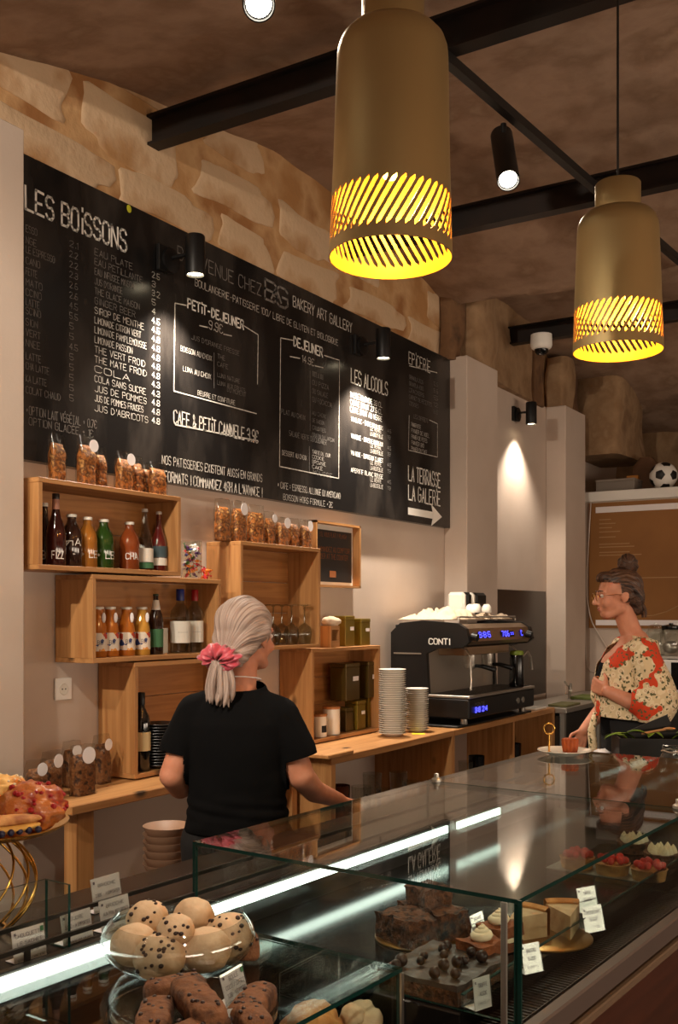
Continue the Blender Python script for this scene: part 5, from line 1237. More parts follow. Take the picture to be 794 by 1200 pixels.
# cream topped slices
def swirl(t, c, r, h):
    pts = []; rr_ = []
    for k in range(40):
        f = k/39; a = f*3.3*2*PI; q = r*(1-f)*.72; pts.append((c[0]+q*math.cos(a), c[1]+q*math.sin(a), c[2]+f*h)); rr_.append(r*.42*(1-f*.75))
    MB().tube(pts, rr_, 8).obj('cream_swirl', M['cream'], t, 180)
M['carrot'] = mat('spiced cake', (142, 78, 38), .75, noisec=(104, 52, 24), nscale=25, bump=.8, bscale=50)
for k, (u, v, rz, lb) in enumerate(((565, 1133, -.3, 'layered slice with cream swirl, in front by the corner post'), (585, 1112, -.3, 'layered slice with orange dusted cream swirl, behind the corner post'))):
    t = thing('cake_slice', lb, 'cake', onZ(u, v, zi+.001), rz, 'cream topped layered slices')
    chunk(t, -.033, .033, -.026, .026, 0, .016, M['carrot'], 30+k, 'cake_layer', .003); chunk(t, -.032, .032, -.025, .025, .016, .024, M['cream'], 33+k, 'cream_layer', .002); chunk(t, -.033, .033, -.026, .026, .024, .044, M['carrot'], 36+k, 'cake_layer', .003)
    swirl(t, (0, 0, .047), .02, .022)
# cheesecake slices on a gold board
cc = onZ(637, 1098, zi); disc('gold round cake board under the cheesecake slices', cc, .085)
def wedge(t, ang, r, h, m1, m2, a0):
    pl = [(0, 0)]+[(r*math.cos(a0+ang*k/8), r*math.sin(a0+ang*k/8)) for k in range(9)]
    MB().prism(pl, 0, h, 'z').obj('filling', m1, t)
    mb = MB(); mb.lathe([(r+.0005, -.0005), (r+.006, 0), (r+.007, h+.006), (r+.003, h+.009), (r-.004, h+.004), (r-.003, h+.0005)], 10, a0=a0, a1=a0+ang, close=False); mb.obj('crust', m2, t, 60)
for k, (dx, dy, a0, lb) in enumerate(((-.075, .035, -.55, 'cheesecake slice with its crust towards the customer on the gold board'), (-.005, -.05, .15, 'cheesecake slice showing its pale filling on the gold board'))):
    t = thing('cheesecake_slice', lb, 'cake', cc+Vector((dx, dy, .0035)), 0, 'cheesecake slices'); wedge(t, .75, .082, .042, M['filling'], M['crust'], a0)
# strawberry tarts
SL = ['strawberry tart at the rear of the row in the tall case', 'strawberry tart in the middle of the row in the tall case', 'strawberry tart nearest the customer glass in the tall case']
for k, (u, v) in enumerate(((676, 1016), (717, 1023), (760, 1030))):
    t = thing('strawberry_tart', SL[k], 'tart', onZ(u, v, zi+.001), 0, 'strawberry tarts')
    MB().lathe([(0, 0), (.034, 0), (.038, .022), (.040, .024), (.036, .024), (.034, .018), (0, .018)], 28, close=False).obj('crust', M['crust'], t, 40)
    R2 = random.Random(k)
    for j in range(11):
        a = j*2.4; r_ = .008+.020*math.sqrt(j/11); q = (r_*math.cos(a), r_*math.sin(a), .029+R2.uniform(0, .006)); MB().ball(q, (.010, .007, .008), 12, 8, Matrix.Rotation(a, 3, 'Z') @ Matrix.Rotation(R2.uniform(-.7, .7), 3, 'Y')).obj('strawberry', M['strawb'], t, 180)
for k, (u, v) in enumerate(((742, 998), (775, 1012))):
    t = thing('meringue_tart', ['white meringue tart behind the strawberry tarts', 'white meringue tart beside the case divider'][k], 'tart', onZ(u, v, zi+.001), 0, 'meringue tarts')
    MB().lathe([(0, 0), (.036, 0), (.041, .026), (.037, .026), (0, .022)], 28, close=False).obj('crust', M['chocake'], t, 40)
    for j in range(14):
        a = j*2.4; r_ = .030*math.sqrt(j/14); MB().lathe([(.009, .022), (.010, .028), (.006, .038), (0, .046)], 10, (r_*math.cos(a), r_*math.sin(a), 0), close=False).obj('meringue_peak', M['cream'], t, 180)
for k, (u, v, rx, rz, lb) in enumerate(((676, 1019, .06, 0, 'dark tray under the rear strawberry tart'),)): pass
t = thing('tart_tray', 'dark tray carrying the strawberry tarts in the tall case', 'tray', cw(2.20, .83, zi-.0005), CA); MB().box(-.06, .06, -.09, .13, -.0, .0012).obj('tray', M['steel'], t)
# plate with orange cake and ring handle at the far corner of the glass top
pc = cw(2.70, 1.155, ZT+.001); pl = plate('serving_plate', .075, M['porcelain'], 'white plate with a small orange cake at the far corner of the glass top', pc, 'none', .014); del pl['group']
t = thing('small_cake', 'small fluted orange brown cake on the white plate', 'cake', pc+Vector((.02, -.01, .006))); mb = MB()
rs = []
for zz, r_ in ((0, .019), (.012, .021), (.034, .023), (.038, .020)): rs.append([(r_*(1+.08*math.cos(12*2*PI*j/72))*math.cos(2*PI*j/72), r_*(1+.08*math.cos(12*2*PI*j/72))*math.sin(2*PI*j/72), zz) for j in range(72)])
mb.rings(rs).obj('crumb', mat('orange cake', (176, 84, 30), .6, noisec=(140, 58, 20), nscale=30), t, 50)
hp = onZ(643, 882, ZT+.004); t = thing('ring_handle', 'gold rod with a ring on top standing at the plate edge', 'handle', hp, math.atan2(F.y, F.x)-PI/2)
tw = 2.82; MB().tube([(0, 0, 0), (0, 0, .052)], .0028, 8).obj('rod', M['gold'], t); MB().tube([(.015*math.cos(2*PI*j/28), 0, .068+.015*math.sin(2*PI*j/28)) for j in range(28)], .0024, 8, closed=True).obj('ring', M['gold'], t, 180)
MB().lathe([(0, 0), (.010, 0), (.010, .002), (.004, .004)], 16).obj('foot', M['gold'], t)

# block beyond the case with the black herb crate
t = thing('end_counter', 'low dark block beyond the glass case carrying the black crate', 'counter', (0, 0, 0), CA)
MB().box(2.845, 3.75, .45, 1.14, 0, 1.05, .004).obj('body', M['darkstone'], t)
bx_ = atcam((757-397)/1195*3.35, 3.35, 1.051); t = thing('herb_crate', 'black crate of lime green leaves at the far end of the counter', 'crate', bx_, math.atan2(RT.y, RT.x)-.12)
cxw = .10
for a_ in ((-cxw, cxw+.05, -.09, -.084, 0, .095), (-cxw, cxw+.05, .084, .09, 0, .095), (-cxw, -cxw+.006, -.084, .084, 0, .095), (cxw+.044, cxw+.05, -.084, .084, 0, .095)): MB().box(*a_).obj('side_board', M['black'], t)
MB().box(-cxw+.006, cxw+.044, -.084, .084, 0, .006).obj('bottom_board', M['black'], t)
M['lime'] = mat('lime green leaf', (128, 150, 30), .5, noisec=(90, 120, 24), nscale=30)
R2 = random.Random(8)
for k in range(9):
    c = Vector((-.10+k*.03+R2.uniform(-.01, .01), R2.uniform(-.06, .05), .095+R2.uniform(0, .02))); d = Vector((R2.uniform(-1, 1), R2.uniform(-.5, .5), R2.uniform(-.1, .35))).normalized(); w_ = d.cross(Vector((0, 0, 1))).normalized(); L_ = R2.uniform(.05, .09)
    vs = []; fs = []
    for i in range(9):
        f = i/8; ww = .016*math.sin(PI*f)**.7; q = c+d*L_*(f-.3)+Vector((0, 0, -.012*(2*f-1)**2)); vs += [tuple(q-w_*ww), tuple(q+Vector((0, 0, -.004))), tuple(q+w_*ww)]
    for i in range(8): a = i*3; fs += [(a, a+3, a+4, a+1), (a+1, a+4, a+5, a+2)]
    MB().add(vs, fs).obj('leaf', M['lime'], t, 180)
o = MB().tube([(-.02, -.03, .105), (.06, -.01, .118)], [.004, .004], 8).ball((.072, -.007, .12), (.02, .011, .005), 14, 8).obj('wooden_spoon', M['pine'], None, 60); o.matrix_world = t.matrix_world; o.location = bx_; o.rotation_euler = t.rotation_euler
tag(o, 'small wooden spoon lying across the black herb crate', 'spoon')
o = MB().box(-.01, .13, .02, .028, .085, .12).obj('slate_sign', M['black'], None, loc=bx_+Vector((0, 0, .0))); o.rotation_euler = (0, -.42, t.rotation_euler[2]); tag(o, 'black slate leaning in the herb crate', 'slate')
jl = atcam((786-397)/1195*3.05, 3.05, 1.051); t = thing('glass_jar', 'glass jar tied with twine in front of the black crate', 'jar', jl)
MB().lathe([(0, 0), (.03, 0), (.033, .004), (.033, .07), (.026, .085), (.028, .10), (.026, .10), (.024, .085), (.031, .07), (0, .006)], 24, close=False).obj('glass_body', M['vessel'], t, 60)
MB().tube([(.028*math.cos(2*PI*j/20), .028*math.sin(2*PI*j/20), .086+.002*math.sin(j)) for j in range(20)], .002, 6, closed=True).obj('twine', M['cable'], t, 180); MB().tube([(-.02, -.02, .086), (-.01, -.035, .065), (.0, -.038, .04)], .0014, 6).obj('twine', M['cable'], t)
# ------------------------------------------------------------------ people
M['skin'] = mat('skin', (204, 140, 110), .55, sss=.15, noisec=(194, 128, 98), nscale=30)
M['tee'] = mat('black cotton', (9, 9, 10), .95, bump=.25, bscale=18, spec=.15)
M['trouser'] = mat('black trousers', (18, 17, 18), .85)
M['eye'] = mat('eye white', (225, 215, 205), .3)
def hairmat(name, rgb, hi):
    m = mat(name, rgb, .42, noisec=[hi, rgb, tuple(x*.7 for x in rgb)], nscale=1, bump=.5, bscale=1.3, ramp=(.3, .7)); nt = m.node_tree
    at = nt.nodes.new('ShaderNodeAttribute'); at.attribute_name = 'strand'
    for n in nt.nodes:
        if n.type == 'TEX_NOISE': nt.links.new(at.outputs['Vector'], n.inputs['Vector'])
    return m
def set_strand(me, fn):
    a = me.attributes.new('strand', 'FLOAT_VECTOR', 'POINT')
    for i, v in enumerate(me.vertices): a.data[i].vector = fn(v.co, i)
def region_cut(bm, co, no, region):
    co = Vector(co); no = Vector(no).normalized()
    fs = [f for f in bm.faces if region(f.calc_center_median())]
    es = list({e for f in fs for e in f.edges}); vs = list({v for f in fs for v in f.verts})
    bmesh.ops.bisect_plane(bm, geom=fs+es+vs, plane_co=co, plane_no=no)
    bmesh.ops.delete(bm, geom=[f for f in bm.faces if region(f.calc_center_median()) and (f.calc_center_median()-co).dot(no) > 0], context='FACES')
M['blonde'] = hairmat('ash blonde hair', (150, 128, 116), (182, 162, 150))
M['brunet'] = hairmat('dark brown hair', (50, 32, 24), (104, 72, 52))
def hand(mb, wrist, d, n_, curl=.5, s=1.0, thumb=1):
    """palm and five bent fingers; d: pointing way, n_: palm normal (fingers curl towards it)"""
    d = Vector(d).normalized(); n_ = Vector(n_); n_ = (n_-d*n_.dot(d)).normalized(); w = d.cross(n_); P = Vector(wrist)
    for k in range(4):
        o = w*(k-1.5)*.019*s; mb.capsule(P+o*.6+d*.01*s, P+o+d*.085*s, .014*s, .0115*s, 12)
        L = (.068, .078, .073, .058)[k]*s; q = P+o+d*.088*s; a = 0
        for j, (f, r) in enumerate(((.45, .0088), (.32, .0080), (.23, .0072))):
            a += curl*(.7, .9, .6)[j]; dd_ = d*math.cos(a)+n_*math.sin(a); e = q+dd_*L*f; mb.capsule(q, e, (r+.0006)*s, r*s, 10); q = e
    q = P+d*.02*s-w*.028*s*thumb; a_ = (d*.55-w*.75*thumb+n_*.35).normalized(); e = q+a_*.04*s; mb.capsule(P+d*.025*s-w*.015*s*thumb, q, .013*s, .013*s, 10); mb.capsule(q, e, .0115*s, .010*s, 10); mb.capsule(e, e+(d*.8-w*.2*thumb+n_*.4).normalized()*.032*s, .0098*s, .008*s, 10)
def head(mb, c, yaw, s=1.0, pitch=0):
    """skull, jaw, nose, lips, ears; face looks along +y before turning"""
    R_ = Matrix.Translation(c) @ Matrix.Rotation(yaw, 4, 'Z') @ Matrix.Rotation(pitch, 4, 'X') @ Matrix.Scale(s, 4); mb.M = R_
    mb.ball((0, -.012, .025), (.073, .092, .085), 28, 20); mb.ball((0, .03, -.02), (.058, .062, .075), 24, 18); mb.ball((0, .055, -.075), (.032, .034, .028), 18, 12)
    mb.capsule((-.035, .0, -.06), (-.02, .06, -.08), .024, .02); mb.capsule((.035, .0, -.06), (.02, .06, -.08), .024, .02)
    mb.capsule((0, .088, .012), (0, .108, -.022), .008, .0115, 12); mb.ball((-.010, .098, -.027), .008, 10, 8); mb.ball((.010, .098, -.027), .008, 10, 8)
    mb.ball((0, .090, -.048), (.021, .007, .005), 14, 8); mb.ball((0, .087, -.057), (.018, .009, .0058), 14, 8)
    mb.capsule((-.04, .073, .024), (-.012, .084, .022), .009, .009, 10); mb.capsule((.04, .073, .024), (.012, .084, .022), .009, .009, 10)
    mb.ball((-.036, .062, -.028), (.022, .022, .022), 14, 10); mb.ball((.036, .062, -.028), (.022, .022, .022), 14, 10)
    for sx in (-1, 1):
        mb.ball((sx*.074, -.012, -.004), (.007, .019, .030), 14, 12); mb.ball((sx*.072, -.006, -.026), (.006, .010, .012), 10, 8)
    mb.M = None; return R_
def face_bits(par, R_, glasses=False):
    for sx in (-1, 1):
        e = MB(); e.M = R_; e.ball((sx*.029, .078, .006), (.013, .009, .0085), 16, 10); e = e.obj('eye', M['eye'], par, 180)
        i = MB(); i.M = R_; i.ball((sx*.029, .0845, .005), (.0058, .0035, .006), 12, 8); i.obj('iris', mat('dark iris', (40, 26, 18), .2), par, 180)
        b = MB(); b.M = R_; b.tube([(sx*.014, .090, .026), (sx*.03, .087, .031), (sx*.046, .074, .026)], .0028, 8); b.obj('eyebrow', M['brunet'], par, 180)
    l = MB(); l.M = R_; l.ball((0, .0915, -.048), (.018, .006, .0036), 14, 8); l.ball((0, .0905, -.056), (.016, .0065, .0042), 14, 8); l.obj('lips', mat('lips', (176, 92, 80), .45), par, 180)
    if glasses:
        g = MB(); g.M = R_
        for sx in (-1, 1): g.tube([(sx*.032+.021*math.cos(2*PI*j/20), .102, .004+.017*math.sin(2*PI*j/20)) for j in range(20)], .0012, 6, closed=True); g.tube([(sx*.053, .101, .006), (sx*.076, .03, .006), (sx*.078, -.01, .0)], .0012, 6)
        g.tube([(-.011, .102, .006), (.011, .102, .006)], .0012, 6); g.obj('spectacles', M['gold'], par)

# --- blonde server seen from behind
bp = atcam(-.312, 3.15, 0)
sv = thing('person', 'blonde server in black t-shirt seen from behind with pink scrunchie', 'person', bp, math.atan2(F.y, F.x)-PI/2-.10)
mb = MB()
mb.limb([(0, 0, .95), (0, .005, 1.05), (0, .0, 1.2), (0, -.005, 1.27)], [.105, .10, .105, .075]); mb.ball((0, 0, .92), (.15, .10, .10), 24, 14)
mb.ball((0, -.01, 1.20), (.15, .085, .10), 24, 14); mb.limb([(-.0, -.005, 1.28), (.012, .012, 1.40)], [.055, .048])
mb.limb([(-.128, -.005, 1.245), (-.198, -.03, 1.05)], [.048, .041]); mb.limb([(-.198, -.03, 1.05), (-.195, .05, 1.0), (-.12, .21, 1.03)], [.042, .038, .026])
mb.limb([(.13, -.005, 1.235), (.196, .0, 1.05)], [.048, .042]); mb.limb([(.196, .0, 1.05), (.225, .10, .985), (.29, .25, .93)], [.042, .036, .024])
hand(mb, (-.12, .21, 1.03), (.55, .8, .0), (0, 0, -1), .45, .95, -1); hand(mb, (.29, .25, .93), (.35, .9, -.25), (0, 0, -1), .5, .95, 1)
HR = head(mb, (.022, .035, 1.476), -.46, 1.0, -.08)
mb.limb([(-.075, 0, .88), (-.08, .01, .50), (-.08, -.01, .09)], [.085, .06, .042]); mb.limb([(.075, 0, .88), (.08, .01, .50), (.08, -.01, .09)], [.085, .06, .042])
remeshed(mb, 'body', M['skin'], sv, .005, 5); face_bits(sv, HR)
mb = MB()
mb.loft([(.865, .158, .118, -.005, .0), (.90, .160, .118, -.005, 0), (.94, .152, .112, -.003, .0), (1.0, .148, .108, 0, 0), (1.08, .152, .108, 0, 0), (1.15, .160, .108, 0, -.005), (1.21, .165, .104, 0, -.008), (1.25, .150, .088, 0, -.008), (1.285, .118, .072, 0, -.006), (1.31, .09, .063, 0, -.003), (1.325, .085, .060, .002, 0), (1.335, .068, .060, .004, .003)], 40)
mb.limb([(-.06, -.004, 1.275), (-.128, -.006, 1.24), (-.182, -.018, 1.13), (-.20, -.024, 1.06)], [.045, .060, .057, .056], 24); mb.limb([(.06, -.004, 1.27), (.130, -.006, 1.23), (.182, -.0, 1.13), (.20, .0, 1.05)], [.045, .061, .059, .058], 24)
sh = remeshed(mb, 'black_tshirt', M['tee'], sv, .006, 6)
bm = bmesh.new(); bm.from_mesh(sh.data)
for v in bm.verts:     # folds, and open hems at sleeves, neck and waist
    p = v.co; k = max(0, min(1, (1.12-p.z)/.2)); q = noise.noise(Vector((p.x*10, p.y*10+3, p.z*26)))*.007*k+noise.noise(Vector((p.x*22, p.y*8, p.z*9)))*.003
    if abs(p.x) < .17 and .9 < p.z < 1.0: q += .004*math.sin(p.z*160+p.x*22)*(1-abs(p.z-.95)/.05)
    v.co += v.normal*q
region_cut(bm, (-.19, 0, 1.115), (-.22, -.1, -1), lambda p: p.x < -.155 and p.z < 1.2)
region_cut(bm, (.19, 0, 1.105), (.3, -.0, -1), lambda p: p.x > .157 and p.z < 1.2)
region_cut(bm, (0, 0, 1.327), (0, -.25, 1), lambda p: p.z > 1.29 and abs(p.x) < .1)
region_cut(bm, (0, 0, .88), (0, 0, -1), lambda p: p.z < .93)
bm.to_mesh(sh.data); bm.free()
so = sh.modifiers.new('cloth', 'SOLIDIFY'); so.thickness = .0025; so.offset = 1
mb = MB(); mb.ball((0, 0, .88), (.158, .115, .12), 28, 16); mb.limb([(-.08, 0, .84), (-.085, .01, .50), (-.085, -.005, .05)], [.10, .075, .06], 20); mb.limb([(.08, 0, .84), (.085, .01, .50), (.085, -.005, .05)], [.10, .075, .06], 20)
remeshed(mb, 'trousers', M['trouser'], sv, .01, 5)
for sx in (-.085, .085): MB().loft([(0, .04, .11, sx, .04), (.03, .043, .115, sx, .04), (.06, .038, .09, sx, .03), (.09, .035, .05, sx, 0)], 20).obj('shoe', M['black'], sv, 60)
# hair: cap over the skull, gathered to a low ponytail
mb = MB(); mb.M = HR
mb.ball((0, -.022, .034), (.086, .100, .092), 36, 26); mb.ball((0, -.060, -.012), (.076, .060, .075), 28, 18)
mb.capsule((-.066, -.02, .02), (-.035, -.09, -.075), .028, .026); mb.capsule((.066, -.01, .02), (.035, -.09, -.075), .028, .026); mb.ball((0, -.095, -.06), (.045, .035, .04), 20, 14)
hr = remeshed(mb, 'hair', M['blonde'], sv, .005, 8)
bm = bmesh.new(); bm.from_mesh(hr.data); inv = HR.inverted()
for v in bm.verts:
    p = inv @ v.co; to = Vector((0, -.12, -.075))-p; a = math.atan2(p.x, p.z+.08)
    v.co += v.normal*(.0016*math.sin(a*17+1)+.0008*math.sin(a*31))
# keep the face clear
dl = [v for v in bm.verts if (lambda p: p.y > .035+.35*max(0, p.z-.045) and p.z < .088-.0*p.y)(inv @ v.co)]
bmesh.ops.delete(bm, geom=dl, context='VERTS'); bm.to_mesh(hr.data); bm.free()
set_strand(hr.data, lambda co, i: (lambda p: (math.atan2(p.x, p.z+.085)*26, p.y*9, 0))(inv @ co))
tl = HR @ Vector((0, -.128, -.092)); sc_c = Vector(tl)
R2 = random.Random(2)
def strand_lock(p0, p1, r0, r1, seed, m, par, bend=.01, n=10):
    pts = []; rr_ = []; R3 = random.Random(seed); b = Vector((R3.uniform(-1, 1), R3.uniform(-1, 1), 0))*bend
    for k in range(n+1):
        f = k/n; pts.append(tuple(Vector(p0).lerp(Vector(p1), f)+b*math.sin(PI*f))); rr_.append((r0+(r1-r0)*f)*(1 if f < .85 else 1-(f-.85)*5.5))
    o = MB().tube(pts, rr_, 10).obj('hair_lock', m, par, 180); set_strand(o.data, lambda co, i: (seed*3.1+(i % 10)*1.3, i//10*.12, 0)); return o
for k in range(26):
    a = 2*PI*k/26*2.4; q = math.sqrt(k/26); r_ = q*.020; e_ = q*.044
    strand_lock(sc_c+Vector((r_*math.cos(a), r_*math.sin(a)*.7, .01)), sc_c+Vector((-.004+e_*math.cos(a), -.012+e_*math.sin(a)*.6, -.128+R2.uniform(-.0, .03))), .011, .008, k, M['blonde'], sv, .016)
M['pink'] = mat('pink satin', (206, 84, 96), .4, noisec=(178, 60, 76), nscale=14, sheen=.4)
vs = []; fs = []; n1, n2 = 90, 16
for i in range(n1):
    a = 2*PI*i/n1; rg = .036; tw = .0045*math.sin(13*a)+.003*math.sin(21*a+1)
    for j in range(n2):
        b = 2*PI*j/n2; rr_ = .024+.006*math.sin(9*a+2*b)+.0035*math.sin(17*a-b)
        r_ = rg+rr_*math.cos(b)+tw; vs.append((r_*math.cos(a)*1.12, rr_*.9*math.sin(b)+.003*math.sin(7*a), r_*math.sin(a)*.72))
for i in range(n1):
    for j in range(n2): fs.append((i*n2+j, i*n2+(j+1) % n2, ((i+1) % n1)*n2+(j+1) % n2, ((i+1) % n1)*n2+j))
mb = MB(); mb.M = Matrix.Translation(sc_c+Vector((0, .0, .018))) @ Matrix.Rotation(-.45, 4, 'Z') @ Matrix.Rotation(.5, 4, 'X'); mb.add(vs, fs); mb.obj('scrunchie', M['pink'], sv, 180)
mb = MB(); mb.tube([(.07*math.cos(a)*.92+.006, .068*math.sin(a)+.004, 1.345-.012*math.sin(a)) for a in [2*PI*k/32 for k in range(32)]], .002, 6, closed=True); mb.obj('necklace', M['paper'], sv)

# --- dark haired woman in a floral kimono, in profile
wp = atcam((735-397)/1195*4.6, 4.6, 0); yaw = math.atan2(-RT.y, -RT.x)-PI/2
wm = thing('person', 'woman with dark bun and spectacles in orange floral kimono', 'person', wp, yaw)
mb = MB()
mb.limb([(0, -.01, .98), (0, -.005, 1.15), (0, -.01, 1.32), (0, -.03, 1.41)], [.11, .10, .105, .07]); mb.ball((0, .03, 1.30), (.13, .09, .09), 22, 14); mb.limb([(0, -.03, 1.42), (0, .02, 1.56)], [.05, .046])
mb.limb([(-.15, -.03, 1.39), (-.19, -.075, 1.16)], [.05, .042]); mb.limb([(-.19, -.075, 1.16), (-.17, .04, 1.165), (-.13, .125, 1.205)], [.042, .036, .026]); hand(mb, (-.13, .125, 1.205), (.75, .45, .25), (.5, -.8, 0), .7, .9, 1)
mb.limb([(.15, -.03, 1.39), (.19, .0, 1.16)], [.05, .042]); mb.limb([(.19, .0, 1.16), (.19, .08, 1.08), (.17, .155, 1.0)], [.042, .036, .026]); hand(mb, (.17, .155, 1.0), (0, .35, -1), (-1, 0, 0), .5, .9, -1)
HW = head(mb, (0, .045, 1.628), .0, 1.0, -.12)
mb.limb([(-.08, 0, .9), (-.08, 0, .5), (-.08, -.02, .09)], [.09, .06, .042]); mb.limb([(.08, 0, .9), (.08, 0, .5), (.08, -.02, .09)], [.09, .06, .042])
remeshed(mb, 'body', M['skin'], wm, .005, 4); face_bits(wm, HW, True)
MB().loft([(1.0, .135, .118, 0, 0), (1.15, .128, .115, 0, .005), (1.27, .142, .125, 0, .012), (1.325, .12, .11, 0, .012)], 30).obj('black_top', M['tee'], wm, 60)
M['kimono'] = mat('floral cloth', (214, 196, 160), .8); nt = M['kimono'].node_tree; N = nt.nodes.new; Lk = nt.links.new
tc = N('ShaderNodeTexCoord'); v1 = N('ShaderNodeTexVoronoi'); v1.inputs['Scale'].default_value = 34; v2 = N('ShaderNodeTexVoronoi'); v2.inputs['Scale'].default_value = 110; nz = N('ShaderNodeTexNoise'); nz.inputs['Scale'].default_value = 8.5
for x in (v1, v2, nz): Lk(tc.outputs['Object'], x.inputs['Vector'])
r1 = N('ShaderNodeValToRGB'); e = r1.color_ramp.elements; r1.color_ramp.interpolation = 'CONSTANT'
e[0].color = srgb((186, 96, 60)); e[1].position = .10; e[1].color = srgb((222, 204, 168))
for p_, c_ in ((.22, (176, 128, 96)), (.27, (226, 208, 172)), (.5, (214, 192, 152))): x = e.new(p_); x.color = srgb(c_)
Lk(v1.outputs['Distance'], r1.inputs[0])
r2 = N('ShaderNodeValToRGB'); e = r2.color_ramp.elements; r2.color_ramp.interpolation = 'CONSTANT'; e[0].color = (0, 0, 0, 1); e[1].position = .575; e[1].color = (1, 1, 1, 1); Lk(nz.outputs[0], r2.inputs[0])
mx = N('ShaderNodeMix'); mx.data_type = 'RGBA'; Lk(r2.outputs[0], mx.inputs[0]); Lk(r1.outputs[0], mx.inputs[6]); mx.inputs[7].default_value = srgb((204, 62, 24))
r3 = N('ShaderNodeValToRGB'); e = r3.color_ramp.elements; r3.color_ramp.interpolation = 'CONSTANT'; e[0].color = (1, 1, 1, 1); e[1].position = .14; e[1].color = (0, 0, 0, 1); sp = N('ShaderNodeSeparateColor'); Lk(v2.outputs['Color'], sp.inputs[0]); Lk(sp.outputs[1], r3.inputs[0])
m2 = N('ShaderNodeMix'); m2.data_type = 'RGBA'; Lk(r3.outputs[0], m2.inputs[0]); Lk(mx.outputs[2], m2.inputs[6]); m2.inputs[7].default_value = srgb((96, 92, 58)); Lk(m2.outputs[2], nt.nodes['Principled BSDF'].inputs['Base Color'])
mb = MB(); mb.loft([(1.055, .175, .155, 0, -.015), (1.12, .165, .150, 0, -.008), (1.22, .165, .145, 0, .0), (1.32, .175, .138, 0, -.005), (1.39, .165, .105, 0, -.025), (1.43, .11, .085, 0, -.04), (1.465, .07, .07, 0, -.035)], 36)
for sx in (-1, 1):
    y1 = -.075 if sx < 0 else -.01
    mb.limb([(sx*.145, -.025, 1.375), (sx*.195, y1, 1.19), (sx*.20, y1+.02, 1.13)], [.068, .082, .082], 24)
    mb.limb([(sx*.20, y1, 1.16), (sx*.19, y1+.075, 1.165)], [.078, .066], 20)
km = remeshed(mb, 'floral_kimono', M['kimono'], wm, .006, 6)
bm = bmesh.new(); bm.from_mesh(km.data)
for v in bm.verts:
    p = v.co; v.co += v.normal*(.006*noise.noise(Vector((p.x*9, p.y*14, p.z*12)))+.004*noise.noise(Vector((p.x*20, p.y*26, p.z*9))))
def vcut(p): return p.y > 0 and abs(p.x) < .10*(p.z-1.14)/.3 and p.z > 1.14
bmesh.ops.delete(bm, geom=[f for f in bm.faces if vcut(f.calc_center_median())], context='FACES')
region_cut(bm, (0, 0, 1.08), (0, .06, -1), lambda p: p.z < 1.15 and abs(p.x) < .30 and not (abs(p.x) > .17 and p.z > 1.09))
region_cut(bm, (0, 0, 1.448), (0, -.2, 1), lambda p: p.z > 1.41)
region_cut(bm, (-.19, .045, 1.165), (.1, 1, .1), lambda p: p.x < -.165 and p.y > .01 and p.z < 1.26)
region_cut(bm, (.19, .09, 1.165), (0, 1, -.1), lambda p: p.x > .165 and p.y > .05 and p.z < 1.26)
bm.to_mesh(km.data); bm.free()
so = km.modifiers.new('cloth', 'SOLIDIFY'); so.thickness = .002; so.offset = 1
MB().tube([(-.02, .150, 1.10), (-.01, .165, 1.02), (-.02, .16, .95), (-.01, .165, .87)], [.012, .018, .02, .012], 10).obj('kimono_tie', M['kimono'], wm, 180)
mb = MB(); mb.loft([(1.085, .142, .122, 0, -.005), (1.0, .148, .125, 0, -.01), (.9, .165, .13, 0, -.015), (.82, .165, .13, 0, -.01)], 30); mb.limb([(-.085, 0, .86), (-.085, 0, .5), (-.085, -.01, .05)], [.105, .085, .075], 20); mb.limb([(.085, 0, .86), (.085, 0, .5), (.085, -.01, .05)], [.105, .085, .075], 20)
remeshed(mb, 'trousers', M['trouser'], wm, .01, 4)
for sx in (-.085, .085): MB().loft([(0, .04, .11, sx, .04), (.03, .043, .115, sx, .04), (.06, .038, .09, sx, .03), (.09, .035, .05, sx, 0)], 20).obj('shoe', M['black'], wm, 60)
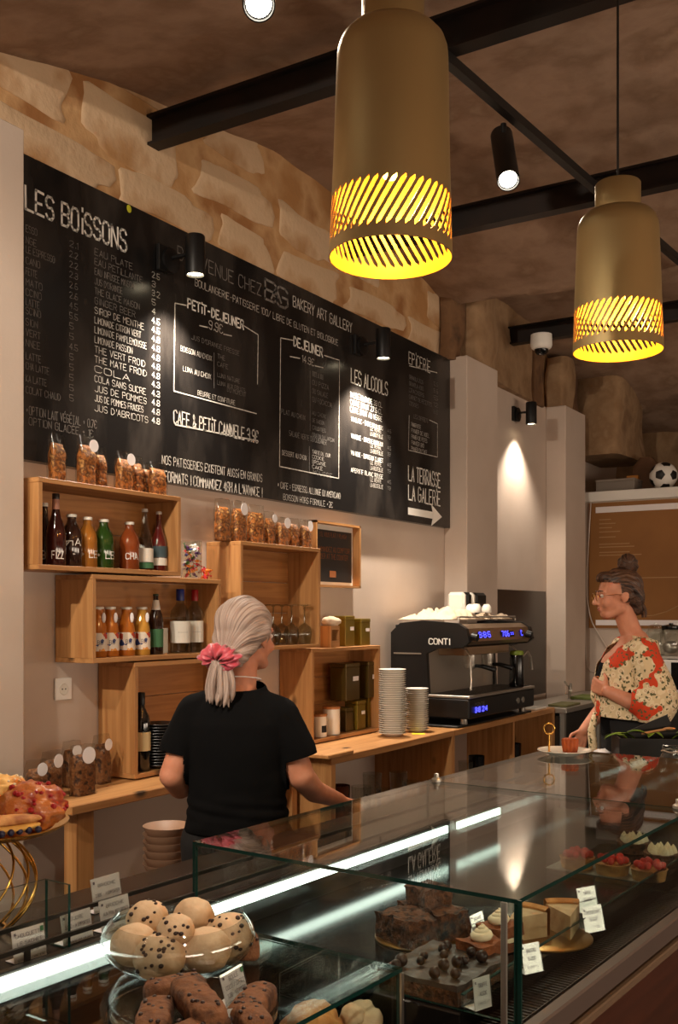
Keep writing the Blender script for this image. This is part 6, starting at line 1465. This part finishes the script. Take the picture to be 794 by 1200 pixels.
mb = MB(); mb.M = HW
mb.ball((0, -.022, .036), (.084, .096, .088), 34, 24); mb.ball((0, -.07, -.012), (.062, .05, .065), 24, 16); mb.ball((0, -.075, -.065), (.04, .032, .035), 16, 12)
mb.ball((0, .045, .085), (.055, .04, .028), 20, 14)
hr = remeshed(mb, 'hair', M['brunet'], wm, .005, 6); inv = HW.inverted()
bm = bmesh.new(); bm.from_mesh(hr.data)
for v in bm.verts:
    p = inv @ v.co; a = math.atan2(p.x, p.z+.05); v.co += v.normal*(.002*math.sin(a*40+noise.noise(p*25)*4)+.003*noise.noise(p*30))
bmesh.ops.delete(bm, geom=[v for v in bm.verts if (lambda p: p.z < .050+.25*p.y-.0 and p.y > .004+max(0, -p.z)*.2)(inv @ v.co)], context='VERTS'); bm.to_mesh(hr.data); bm.free()
set_strand(hr.data, lambda co, i: (lambda p: (math.atan2(p.x, -p.y*.6+p.z+.06)*20+p.z*30, p.y*9, 0))(inv @ co))
bn = HW @ Vector((0, -.062, .135)); mb = MB(); mb.ball(bn, (.042, .044, .044), 24, 18, None, lump(1, 3, .22, 2.4)); o = mb.obj('hair_bun', M['brunet'], wm, 180); set_strand(o.data, lambda co, i: (math.atan2(co.y-bn.y, co.z-bn.z)*8+co.x*120, co.x*20, 0))
for k in range(14):
    a = 2*PI*k/14; tip = bn+Vector((.02*math.cos(a), -.02-.02*abs(math.sin(a)), -.035-.03*(k % 3))); strand_lock(bn+Vector((.02*math.cos(a), .018*math.sin(a), .01)), tip, .008, .002, 60+k, M['brunet'], wm, .015)
for k in range(5): strand_lock(HW @ Vector((-.02+k*.01, -.10, -.05)), HW @ Vector((-.03+k*.015, -.105, -.115)), .007, .003, 90+k, M['brunet'], wm, .008)
o = MB().ball((0, 0, 0), (.045, .03, .022), 20, 12, None, lump(1, 4, .25, 2)).obj('crumpled_napkin', M['paper'], None, 180, loc=atcam((705-397)/1195*3.4, 3.4, 1.073)); tag(o, 'crumpled white napkin at the far end of the counter', 'napkin')
